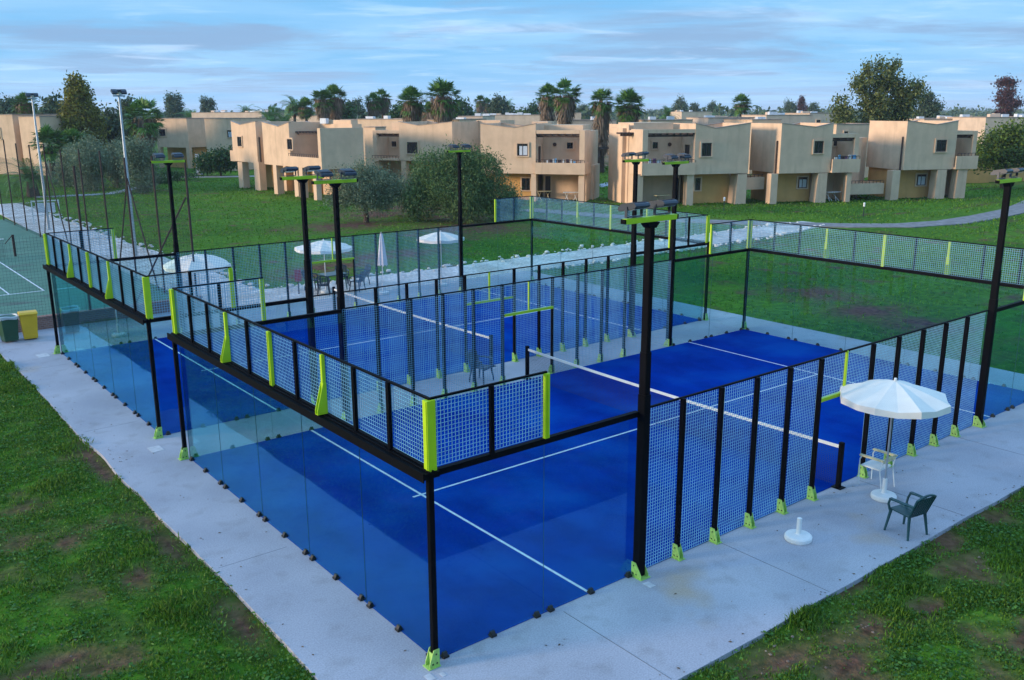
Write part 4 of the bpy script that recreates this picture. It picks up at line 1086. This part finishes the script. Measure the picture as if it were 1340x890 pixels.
# --- palms
def palm_parts(root, h, rad, skirt, kind, seed, trunk_r=.28):
    r = np.random.default_rng(seed); V, F = [], []; n0 = 0
    b = MB(); lean = r.uniform(-.03, .03, 2)
    for k in range(8): 
        z0, z1 = h*k/8-.1, h*(k+1)/8-.1; q = trunk_r*(1.25-.45*k/8)
        b.tube((lean[0]*z0, lean[1]*z0, z0), (lean[0]*z1, lean[1]*z1, z1), q, q*.96, n=9)
    b.build('trunk', 'bark', root)
    top = np.array([lean[0]*h, lean[1]*h, h])
    def blade(p, d, up, l, w, drop):
        s = np.cross(d, up); s /= np.linalg.norm(s)+1e-9
        m = p+d*l*.55; e = p+d*l+np.array([0, 0, -drop*l])
        return [p, m+s*w/2, e, m-s*w/2]
    if kind == 'fan':
        for i in range(64):
            az = r.uniform(0, 2*math.pi); el = np.clip(r.normal(.22, .75), -1.0, 1.5)
            d = np.array([math.cos(az)*math.cos(el), math.sin(az)*math.cos(el), math.sin(el)])
            pl = rad*r.uniform(.42, .6); tip = top+d*pl
            sd = np.cross(d, [0, 0, 1.]); sd /= np.linalg.norm(sd)+1e-9; up = np.cross(sd, d)
            V += [top-sd*.03, top+sd*.03, tip+sd*.02, tip-sd*.02]
            for j in range(13):
                a = -1.45+2.9*j/12; dd = d*math.cos(a)+sd*math.sin(a)+up*r.uniform(-.12, .12); l = rad*r.uniform(.40, .52)*(1-.18*abs(a)/1.45)
                V += blade(tip-d*.05, dd/np.linalg.norm(dd), up, l, rad*.062, r.uniform(.05, .30))
    else:
        for i in range(40):
            az = r.uniform(0, 2*math.pi); el = r.uniform(-.25, 1.35); ln = rad*r.uniform(.85, 1.15)
            p = top.copy(); pts = [p]
            for k in range(9):
                e = el-1.5*(k/8)**1.3*(.55+.45*math.cos(max(0, el))); p = p+np.array([math.cos(az)*math.cos(e), math.sin(az)*math.cos(e), math.sin(e)])*ln/9; pts.append(p)
            for k in range(1, 10):
                d = pts[k]-pts[k-1]; d = d/np.linalg.norm(d); sd = np.cross(d, [0, 0, 1.]); sd /= np.linalg.norm(sd)+1e-9; up = np.cross(sd, d)
                V += [pts[k-1]-sd*.02, pts[k-1]+sd*.02, pts[k]+sd*.015, pts[k]-sd*.015]
                for t in (0, .33, .66):
                    q = pts[k-1]*(1-t)+pts[k]*t
                    for s_ in (-1, 1):
                        dd = sd*s_*.85+d*.55+up*.18; V += blade(q, dd/np.linalg.norm(dd), up, ln*.24*(1-.55*abs(k/9-.4)), ln*.022, .25)
    V = np.array(V); np_obj('fronds', V, np.arange(len(V)).reshape(-1, 4), 'palmleaf', root)
    if skirt:
        V = []
        for i in range(420):
            az = r.uniform(0, 2*math.pi); z = h-.1-skirt*r.uniform(0, 1)**.9; q = trunk_r*.9+rad*.52*(1-.72*(h-z)/skirt)*r.uniform(.25, 1.)
            p = top*np.array([1, 1, 0])+np.array([math.cos(az)*q*.35, math.sin(az)*q*.35, z+.5]); d = np.array([math.cos(az)*.33, math.sin(az)*.33, -1.]); d /= np.linalg.norm(d)
            for j in range(3):
                dd = d+r.normal(size=3)*.14; dd /= np.linalg.norm(dd); V += blade(p+np.array([math.cos(az), math.sin(az), 0])*q*.5, dd, np.array([math.cos(az), math.sin(az), .0]), r.uniform(.8, 1.5), .17, .1)
        V = np.array(V); np_obj('dead_frond_skirt', V, np.arange(len(V)).reshape(-1, 4), 'skirt', root)
    return root
def palm(u, d, vtop, wpx, vskirt, label, kind='fan', seed=1, tr=.28, crown=1.04, hh=None):
    rad = wpx/2*d/FPX*1.32; zt = height_at(u, vtop, d); h = hh or zt-rad*crown+.05
    sk = 0 if vskirt is None else max(.5, h-height_at(u, vskirt, d))
    r = empty('palm_tree', spot(u, d), 0, label, 'palm', 'palms of the village')
    return palm_parts(r, h, rad, sk, kind, seed, tr)
palm(194, 112, 121, 50, 186, 'shaggy fan palm at left, standing before the back house', seed=1)
palm(541, 108, 108, 38, 158, 'broad skirted fan palm left of the tallest one, behind the olive house', seed=2)
palm(582, 106, 97, 44, 160, 'tallest thick skirted fan palm left of centre', seed=3)
palm(562, 118, 130, 22, 160, 'low dead headed palm stub between the two broad skirted palms', seed=4)
palm(425, 135, 110, 30, 150, 'left one of the close pair of palms above the stepped house', seed=5); palm(441, 138, 107, 32, 150, 'right one of the close pair of palms above the stepped house', seed=6)
palm(492, 140, 117, 24, 146, 'left one of the slim palm pair above the grey house block', seed=7); palm(505, 142, 113, 24, 142, 'right one of the slim palm pair above the grey house block', seed=8)
palm(714, 125, 106, 30, 158, 'left smaller palm of the pair rising behind the middle house', seed=9); palm(736, 118, 98, 40, 158, 'tallest palm of the pair behind the middle house, with brown skirt', seed=10)
palm(788, 116, 110, 33, 196, 'palm with the longest hanging skirt, between the two middle houses', seed=11)
palm(824, 113, 110, 42, 160, 'wide crowned palm behind the pergola of the wide house', seed=12)
palm(967, 175, 119, 26, 141, 'single palm standing behind the round hedge right of centre', seed=13)
palm(628, 230, 122, 16, 143, 'small distant palm, left one of a pair over the centre roofs', seed=14); palm(638, 235, 126, 15, 143, 'small distant palm, right one of a pair over the centre roofs', seed=15)
palm(663, 220, 124, 22, None, 'small leafy distant palm right of the little pair', 'date', 16)
palm(387, 160, 118, 30, 140, 'feathery dark palm left of the close palm pair', 'date', seed=17); palm(404, 158, 124, 26, 145, 'lower palm beside the feathery dark one', seed=18)
palm(42, 128, 116, 30, 138, 'dark palm behind the left floodlight pole top', seed=19)
palm(67, 100, 157, 44, None, 'short dark fan palm beside the left floodlight pole', 'fan', 20, .3); palm(95, 103, 162, 44, None, 'short fan palm at the foot of the yellowing poplar', 'fan', 21, .3)
palm(36, 85, 198, 58, None, 'squat date palm with thick trunk on the lawn at far left', 'date', 22, .5, hh=1.5)
palm(357, 150, 128, 46, None, 'bushy green palm clump left part, behind the stepped house', 'date', 23); palm(376, 148, 136, 40, None, 'bushy green palm clump right part, behind the stepped house', 'date', 24)
palm(872, 205, 134, 26, None, 'green dome shaped palm right of the wide crowned palm', 'date', 25); palm(937, 165, 142, 28, None, 'low spreading palm left of the round hedge', 'date', 26)
palm(252, 230, 136, 30, None, 'low dark palm over the left back house roof', 'date', 27); palm(325, 260, 132, 22, None, 'distant palm at the end of the long far roof', 'date', 28)
palm(781, 122, 195, 34, None, 'short palm crown at the foot of the long skirted palm', 'date', 29)
# --- near trees
d = 65
tree('olive_tree', (25.9, 47.8, -.05), [(0, 0, 2.5, 1.5, 1.5, .9), (-1.1, .6, 2.9, 1.0, 1.0, .8), (1.1, -.7, 2.8, 1.1, 1.1, .8), (.2, .3, 3.4, .9, .9, .7), (-.6, .2, 2.0, 1.3, 1.2, .7), (1.5, -1.1, 2.1, .8, .8, .6), (-1.5, 1.1, 1.7, .9, .9, .7), (1.0, -.7, 1.5, .9, .9, .6), (-.3, -.6, 1.6, .9, .9, .6)], 'olive', 1250, 22, .27, (.17, .045), (1.5, .22), 'grey green olive tree with a short trunk on the lawn, left of the big bush', shell=.25)
tree('olive_tree', (30.6, 49.0, -.05), [(0, 0, 1.7, 1.3, 1.3, 1.1), (.6, -.8, 2.4, 1., 1., .8), (-.8, .9, 1.9, .9, .9, .8)], 'olive', 620, 20, .28, (.18, .05), (1.2, .18), 'second grey olive growing between the olive tree and the big bush', shell=.3)
tree('big_bush', (31.3, 44.0, -.05), [(0, 0, 2.3, 2.8, 2.8, 1.9), (-1.6, 1.4, 3.2, 1.9, 1.9, 1.4), (1.5, -1.3, 3.1, 1.9, 1.9, 1.4), (.2, 0, 4.0, 1.7, 1.7, 1.0), (-2.3, 2.0, 1.5, 1.7, 1.7, 1.3), (2.4, -2.1, 1.6, 1.7, 1.7, 1.3), (-.2, -1.2, 1.3, 2.0, 2.0, 1.2), (3.2, -2.7, 1.2, 1.0, 1.0, .9)], 'bushleaf', 2100, 20, .27, (.24, .06), (1.2, .3), 'large dense rounded bush in front of the houses at the lawn middle', 'bush', shell=.45, droop=.4).scale = (.86, .86, 1.06)
tree('poplar_tree', spot(110, 118), [(0, 0, 4.2, 2.5, 2.5, 3.2), (0, 0, 7.2, 2.0, 2.0, 2.6), (.1, 0, 9.8, 1.3, 1.3, 2.0), (.9, -.8, 6.0, 1.5, 1.5, 2.0), (-1., .9, 5.4, 1.6, 1.6, 2.2), (0, .0, 11.2, .7, .7, 1.3)], 'conif', 1300, 18, .36, (.40, .20), (3, .3), 'tall yellowing conical tree at left, above the short palms', shell=.55)
gz = height_at(1140, 78, 112)
tree('gum_tree', spot(1140, 112), [(-2.9, 2.3, 5.4, 1.7, 1.7, 2.4), (0, 0, 8.2, 1.7, 1.7, 2.6), (2.6, -2.1, 8.4, 1.5, 1.5, 1.6), (.5, -.4, 11.8, 1.3, 1.3, 1.6), (-1.4, 1.1, 10.6, 1.1, 1.1, 1.3), (.4, -.4, 5.2, 2.0, 2.0, 2.2), (3.6, -2.9, 10.0, .9, .9, .9), (-3.3, 2.6, 7.9, .8, .8, 1.2), (2.2, -1.7, 6.0, 1.3, 1.3, 1.5), (1.9, -1.5, 10.4, 1., 1., .9), (-1.0, .8, 12.3, .6, .6, .7), (1.5, -1.2, 13.0, .5, .5, .6)], 'eucal', 900, 22, .40, (.42, .17), (5, .4), 'very tall loose gum tree behind the right houses', shell=.35, droop=.3)
tree('fresh_green_tree', spot(1318, 90), [(0, 0, 3.2, 2.1, 2.1, 1.5), (-1.3, 1., 2.9, 1.4, 1.4, 1.2), (1.2, -1., 3.4, 1.6, 1.6, 1.4), (.2, -.2, 4.7, 1.1, 1.1, 1.0), (-.6, .4, 4.1, 1.2, 1.2, 1.)], 'lime_leaf', 600, 20, .30, (.26, .13), (2, .2), 'fresh yellow green tree at the right frame edge beside the corner balcony', shell=.35).scale = (1.3, 1.3, 1.12)
tree('purple_tree', spot(1307, 205), [(-.2, 0, 13.3, 2.0, 2.0, .7), (.3, 0, 11.2, 1.9, 1.9, .8), (.9, -.6, 8.9, 2.6, 2.6, .9), (-.8, .6, 9.9, 1.1, 1.1, .6), (.2, 0, 6.5, 2.0, 2.0, 1.4)], 'redleaf', 420, 13, .42, (.5, .25), (8, .3), 'dark purple leaved tree with tiered crown near the right edge', shell=.35)
tree('dark_pine', spot(1208, 190), [(0, 0, 6.2, 2.2, 2.2, 2.4), (.9, -.7, 8.2, 1.7, 1.7, .9), (-.8, .7, 9.4, 1., 1., .9), (.1, 0, 10.3, .9, .9, .7)], 'darkleaf', 420, 16, .42, (.5, .22), (6, .3), 'dark ragged pine between the gum tree and the purple tree', shell=.4)
tree('citrus_tree', spot(287, 112), [(0, 0, 1.9, 1.8, 1.8, 1.2), (-1.4, 1., 1.6, 1.2, 1.2, 1.0), (1.3, -1., 2.3, 1.2, 1.2, 1.)], 'citrus', 520, 18, .3, (.3, .15), (1., .15), 'dark green rounded bush in front of the left back houses', 'bush', shell=.4)
k = 0
for u, d, vt, w, lb in ((118, 92, 186, 60, 'pale olive bush behind the rusty fence, left one'), (150, 95, 189, 44, 'pale olive bush behind the rusty fence, middle one'), (180, 90, 184, 50, 'pale olive bush behind the rusty fence, right one, next to the shaggy palm'), (92, 97, 192, 40, 'low pale olive bush under the short date palms')):
    zt = height_at(u, vt, d); w2 = w/2*d/FPX
    tree('olive_bush', spot(u, d), blob(6, w2, w2, .2, zt, k+3, (.45, .65)), 'olive', 700, 20, .30, (.24, .08), (zt*.4, .14), lb, 'bush', 'olive bushes behind the tennis fence', shell=.35); k += 1
for u, d, vt, w, lb, mt in ((155, 125, 150, 46, 'dark tree mass right of the yellowing poplar', 'darkleaf'), (70, 150, 131, 52, 'dark broad tree between the left dark palm and the poplar', 'darkleaf'), (20, 160, 133, 44, 'dark rounded tree at the left edge over the ochre house', 'woodleaf'), (168, 140, 138, 34, 'dark tree top just left of the shaggy palm', 'darkleaf'),
                        (233, 240, 121, 24, 'tall airy umbrella tree above the left back house', 'woodleaf'), (278, 250, 127, 20, 'round topped tree left of the thin far mast', 'woodleaf'), (466, 190, 129, 34, 'blue green tree mass between the two palm pairs', 'woodleaf'), (600, 190, 136, 44, 'green trees behind the tallest left palm', 'citrus'), (455, 160, 142, 34, 'light green shrub crown behind the grey house block', 'citrus'), (522, 170, 138, 34, 'green crown between the slim pair and the broad palm', 'citrus'),
                        (658, 215, 128, 34, 'dark round tree behind the small leafy palm', 'darkleaf'), (692, 210, 138, 26, 'low green tree left of the palm pair', 'citrus'), (763, 330, 134, 22, 'round umbrella pine right of the palm pair', 'woodleaf'), (886, 320, 130, 24, 'round umbrella pine left of the single palm, largest of its row', 'woodleaf'), (926, 340, 134, 16, 'small round pine right of the largest umbrella pine', 'woodleaf'), (905, 330, 137, 12, 'narrow dark tree between the umbrella pines', 'darkleaf'),
                        (1030, 340, 133, 18, 'round pine with a flat crown left of the gum tree', 'woodleaf'), (1046, 300, 128, 12, 'brownish pointed tree left of the gum tree', 'redleaf'), (1060, 350, 135, 18, 'low far pine beside the brownish pointed tree', 'woodleaf'), (1172, 380, 136, 26, 'blue far tree just right of the gum tree', 'woodleaf')):
    zt = height_at(u, vt, d); w2 = w/2*d/FPX; z0 = max(.5, zt*.25)
    tree('broadleaf_tree', spot(u, d), blob(7, w2, w2, z0, zt, int(u), (.42, .62)), mt, 420, 15, .1*w2+.15, (.12*w2+.22, .065*w2+.12), (zt*.5, .25), lb, 'tree', 'trees beyond the houses', shell=.4, limbs=d < 200)
tree('round_hedge', spot(976, 168), [(-3.2, 2.4, 2.6, 2.6, 2.6, 2.0), (0, 0, 2.8, 2.8, 2.8, 2.2), (3.2, -2.4, 2.9, 2.6, 2.6, 2.1)], 'lime_leaf', 300, 14, .35, (.4, .2), (1, .2), 'bright green clipped hedge in front of the single palm', 'hedge', shell=.6, limbs=False)
for u, d, h_, w_, lb in ((205, 100, .7, 1.2, 'low dark shrub by the walkway beneath the shaggy palm'), (232, 104, 1.0, 2.4, 'low dark hedge beside the far walkway'), (500, 92, 2.0, 1.4, 'dark green shrub at the corner of the stepped house')):
    tree('shrub', spot(u, d), blob(5, w_, w_, .1, h_, int(d), (.5, .7)), 'citrus', 130, 12, .22, (.22, .1), (h_*.4, .06), lb, 'shrub', shell=.4)
# far wood along the horizon: one mass
V, F, n0 = [], [], 0; r = np.random.default_rng(12); P = []
for i in range(1300):
    u = r.uniform(-260, 1600); d = r.uniform(240, 1500); c = spot(u, d); hh = r.uniform(4., 9.)*(.8+.35*float(fbm(u*.02, 3, 1., 2, 3))*1.6); w = r.uniform(2.5, 6)*(1 if d < 600 else 1.8)
    n = 46; q = unit(n)*np.array([w, w, hh*.38])*r.uniform(.55, 1.05, (n, 1))+np.array([c[0], c[1], hh*.62]); P.append(q)
P = np.concatenate(P); V, F = leaf_quads(P, 1.9, 1.2)
o = np_obj('far_wood', V, F, 'woodleaf'); tag(o, 'continuous belt of far dark trees along the whole horizon', 'trees', kind='stuff')

# ------------------------------------------------------------------ grass
def blades(P, h, w, lean=.5):
    n = len(P); az = G.uniform(0, 2*math.pi, n); hh = h*G.uniform(.5, 1.4, n)
    d = np.stack([np.cos(az), np.sin(az)], 1); s = np.stack([-d[:, 1], d[:, 0]], 1); ln = G.uniform(.1, 1., n)*lean
    B = P.copy(); T = B.copy(); T[:, :2] += d*(hh*ln)[:, None]; T[:, 2] += hh*(1-.35*ln)
    A0, A1 = B.copy(), B.copy(); ww = (w*G.uniform(.7, 1.3, n)/2)[:, None]; A0[:, :2] -= s*ww; A1[:, :2] += s*ww
    M_ = (B+T)/2; M_[:, 2] += hh*.10; M0, M1 = M_.copy(), M_.copy(); M0[:, :2] -= s*ww*.8; M1[:, :2] += s*ww*.8
    V = np.stack([A0, A1, M1, T, M0], 1).reshape(-1, 3); i = np.arange(n)[:, None]*5
    return V, (i+np.arange(5)[None]).astype(np.int32)
def scatter(n, x0, x1, y0, y1, keep, z=-.05):
    x = G.uniform(x0, x1, n); y = G.uniform(y0, y1, n); b = bare(x, y)
    m = keep(x, y) & (G.uniform(size=n) > np.clip(b*1.25, 0, .97))
    return np.stack([x[m], y[m], np.full(m.sum(), z)], 1)
def inview(x, y, mg=220):
    d = np.stack([x-CAM[0], y-CAM[1], np.zeros_like(x)-CAM[2]], 1); f = d@CF; ok = f > 1
    u = 670+FPX*(d@CR)/np.where(ok, f, 1); v = 445-FPX*(d@CU)/np.where(ok, f, 1)
    return ok & (u > -mg) & (u < 1340+mg) & (v < 890+mg*2)
lf = lambda x, y: (x < -1.50+.16*(fbm(np.full_like(y, 0)+1., y, .35, 21, 3)-.5)*2-.02+.14*np.maximum(0, fbm(x, y, 1.2, 31, 3)-.45)) & inview(x, y)
rt = lambda x, y: (y < -2.47+.12*np.maximum(0, fbm(x, y, 1.1, 32, 3)-.4)) & inview(x, y)
clump = lambda P: P[G.uniform(size=len(P)) < np.clip((fbm(P[:, 0], P[:, 1], 2.6, 41, 3)-.18)*1.9, .12, 1)]
PL = clump(scatter(460000, -12, -1.2, -2, 27, lf)); PR = clump(scatter(300000, 1.5, 15.5, -8, -2.2, rt))
P = np.concatenate([PL, PR]); dist = np.hypot(P[:, 0]-CAM[0], P[:, 1]-CAM[1])
tall = np.clip((fbm(P[:, 0], P[:, 1], .8, 51, 3)-.3)*2.4, .35, 1.5)
V, F = blades(P, .105*tall*(1+dist*.012), .0115*(1+dist*.045), .8)
o = np_obj('grass', V, F, 'grass'); tag(o, 'dense uncut green grass of the foreground lawns on both sides of the concrete', 'grass', kind='stuff')
sel = G.uniform(size=len(P)) < .20; C = P[sel].copy(); C[:, 2] += G.uniform(.015, .07, len(C)); 
V, F = leaf_quads(C, .06, .05, 0.); V2 = V.reshape(-1, 4, 3); V2[:, :, 2] = C[:, None, 2]+(V2[:, :, 2]-C[:, None, 2])*.45
o = np_obj('clover', V2, F, 'clover'); tag(o, 'small broad clover leaves growing through the foreground grass', 'clover', kind='stuff')
D = scatter(60000, -9, 15.5, -8, 27, lambda x, y: lf(x, y) | rt(x, y)); keep = bare(D[:, 0], D[:, 1]) > .12; D = D[keep]
D2 = scatter(16000, -9, 15.5, -8, 27, lambda x, y: lf(x, y) | rt(x, y)); D = np.concatenate([D, D2])
V, F = blades(D, .05, .007, 1.2); o = np_obj('dry_grass', V, F, 'drygrass'); tag(o, 'dry brown grass thinly mixed into the foreground lawns', 'grass', kind='stuff')
far = lambda x, y: inview(x, y) & ~((x < 21.9) & (y < 28.6) & (x > -2)) & ~((x < 9.9) & (y > 26)) & ~((y > 24.2) & (y < 28.4) & (x < 50)) & ~((np.abs(y-21.9) < 1.6) & (x > 50)) & ~((x > 40) & (x < 53) & (y > 22) & (y < 47) & (np.abs((x-43.5)*.86+(y-34.5)*.50) < 1.9))
Q = scatter(330000, 8, 92, -6, 96, far); dq = np.hypot(Q[:, 0]-CAM[0], Q[:, 1]-CAM[1])
Q = Q[G.uniform(size=len(Q)) < np.clip(38/dq, .1, 1)*np.clip((fbm(Q[:, 0], Q[:, 1], .5, 61, 4)-.2)*2.2, .15, 1)]; dq = np.hypot(Q[:, 0]-CAM[0], Q[:, 1]-CAM[1])
V, F = blades(Q, .055+.0010*dq, .012+.0009*dq, 1.2); o = np_obj('lawn_tufts', V, F, 'grassfar'); tag(o, 'grass tufts of the wide lawn between the courts and the houses', 'grass', kind='stuff')

# ------------------------------------------------------------------ sky, sun, view
SUN_EL, SUN_AZ = 11, 156            # azimuth counter-clockwise from +x
w = bpy.data.worlds.new('World'); S.world = w; w.use_nodes = True; nt = w.node_tree; bg = nt.nodes['Background']
sky = nt.nodes.new('ShaderNodeTexSky'); sky.sky_type = 'NISHITA'; sky.sun_disc = False
sky.sun_elevation = R(SUN_EL); sky.sun_rotation = R(90-SUN_AZ); sky.altitude = 20; sky.air_density = 1.0; sky.dust_density = .6; sky.ozone_density = 2.0
tc = nt.nodes.new('ShaderNodeTexCoord'); sp = nt.nodes.new('ShaderNodeSeparateXYZ'); nt.links.new(tc.outputs['Generated'], sp.inputs[0])
def math_(op, a, b=None):
    n = nt.nodes.new('ShaderNodeMath'); n.operation = op
    for i, v in enumerate((a, b)):
        if v is None: continue
        if isinstance(v, (int, float)): n.inputs[i].default_value = v
        else: nt.links.new(v, n.inputs[i])
    return n.outputs[0]
zz = math_('MAXIMUM', math_('ADD', sp.outputs['Z'], .055), .02)
cx = math_('DIVIDE', sp.outputs['X'], zz); cy = math_('DIVIDE', sp.outputs['Y'], zz)
cb = nt.nodes.new('ShaderNodeCombineXYZ'); nt.links.new(cx, cb.inputs[0]); nt.links.new(cy, cb.inputs[1])
mp = nt.nodes.new('ShaderNodeMapping'); mp0 = nt.nodes.new('ShaderNodeMapping'); mp0.inputs['Rotation'].default_value = (0, 0, -YAW); nt.links.new(cb.outputs[0], mp0.inputs[0])
mp.inputs['Scale'].default_value = (.50, .34, 1); mp.inputs['Location'].default_value = (3.1, 1.7, 0)
nt.links.new(mp0.outputs[0], mp.inputs[0])
def cloud(scale, lo, hi, det=8, rough=.6):
    n = nt.nodes.new('ShaderNodeTexNoise'); n.inputs['Scale'].default_value = scale; n.inputs['Detail'].default_value = det; n.inputs['Roughness'].default_value = rough; n.inputs['Distortion'].default_value = .4
    nt.links.new(mp.outputs[0], n.inputs['Vector']); m = nt.nodes.new('ShaderNodeMapRange'); m.inputs[1].default_value = lo; m.inputs[2].default_value = hi; m.interpolation_type = 'SMOOTHSTEP'
    nt.links.new(n.outputs['Fac'], m.inputs[0]); return m.outputs[0]
SK = .10
skys = mixc(nt, sky.outputs[0], (SK, SK, SK), 1., 'MULTIPLY')
thin = cloud(.8, .36, .66); dark = cloud(1.25, .46, .64); bright = cloud(2.3, .52, .74)
c = mixc(nt, skys, (.14, .385, .68), .88)
c = mixc(nt, c, (.33, .53, .75), math_('MULTIPLY', thin, .55))
c = mixc(nt, c, (.20, .32, .50), math_('MULTIPLY', dark, .88))
c = mixc(nt, c, (.52, .68, .88), math_('MULTIPLY', bright, .42))
# paler band low over the horizon
hz = nt.nodes.new('ShaderNodeMapRange'); hz.inputs[1].default_value = .0; hz.inputs[2].default_value = .055; hz.inputs[3].default_value = .45; hz.inputs[4].default_value = 0.; nt.links.new(sp.outputs['Z'], hz.inputs[0])
c = mixc(nt, c, (.42, .56, .78), hz.outputs[0])
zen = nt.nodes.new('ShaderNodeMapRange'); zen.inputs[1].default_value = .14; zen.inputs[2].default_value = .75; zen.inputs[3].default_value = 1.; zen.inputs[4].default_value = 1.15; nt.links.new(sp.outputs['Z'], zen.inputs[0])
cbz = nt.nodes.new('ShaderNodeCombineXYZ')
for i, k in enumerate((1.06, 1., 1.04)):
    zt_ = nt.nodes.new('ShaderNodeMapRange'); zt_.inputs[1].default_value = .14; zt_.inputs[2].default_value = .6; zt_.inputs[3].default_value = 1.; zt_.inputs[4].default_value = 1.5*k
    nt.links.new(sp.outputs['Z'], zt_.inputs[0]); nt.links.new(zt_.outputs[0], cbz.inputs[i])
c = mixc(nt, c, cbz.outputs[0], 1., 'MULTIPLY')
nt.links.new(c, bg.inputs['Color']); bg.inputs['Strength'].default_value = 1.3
sd = bpy.data.lights.new('sun', 'SUN'); sd.energy = 3.3; sd.angle = R(10); sd.color = (1., .80, .60)
so = bpy.data.objects.new('sun', sd); col.objects.link(so)
dv = Vector((math.cos(R(SUN_AZ))*math.cos(R(SUN_EL)), math.sin(R(SUN_AZ))*math.cos(R(SUN_EL)), math.sin(R(SUN_EL))))
so.rotation_euler = dv.to_track_quat('Z', 'Y').to_euler(); so.location = (0, 0, 60)
S.view_settings.view_transform = 'Standard'; S.view_settings.look = 'None'; S.view_settings.exposure = .22; S.view_settings.gamma = 1.; S.view_settings.use_curve_mapping = False
hm = bpy.data.materials.new('air'); hm.use_nodes = True; hn = hm.node_tree; hn.nodes.remove(hn.nodes['Principled BSDF'])
pv = hn.nodes.new('ShaderNodeVolumePrincipled'); pv.inputs['Density'].default_value = .00022; pv.inputs['Color'].default_value = (.78, .88, 1., 1); hn.links.new(pv.outputs[0], hn.nodes['Material Output'].inputs['Volume'])
MT['air'] = hm
b = MB(); b.box(-5300, 5400, -5300, 5400, -1.2, 18); hz_ = b.build('haze', 'air'); tag(hz_, 'thin bluish evening air over the whole village', 'haze', kind='stuff')
S.render.engine = 'CYCLES'; cy_ = S.cycles; cy_.max_bounces = 10; cy_.volume_bounces = 0; cy_.transparent_max_bounces = 40; cy_.diffuse_bounces = 3; cy_.glossy_bounces = 4; cy_.use_denoising = True; cy_.caustics_reflective = False; cy_.caustics_refractive = False
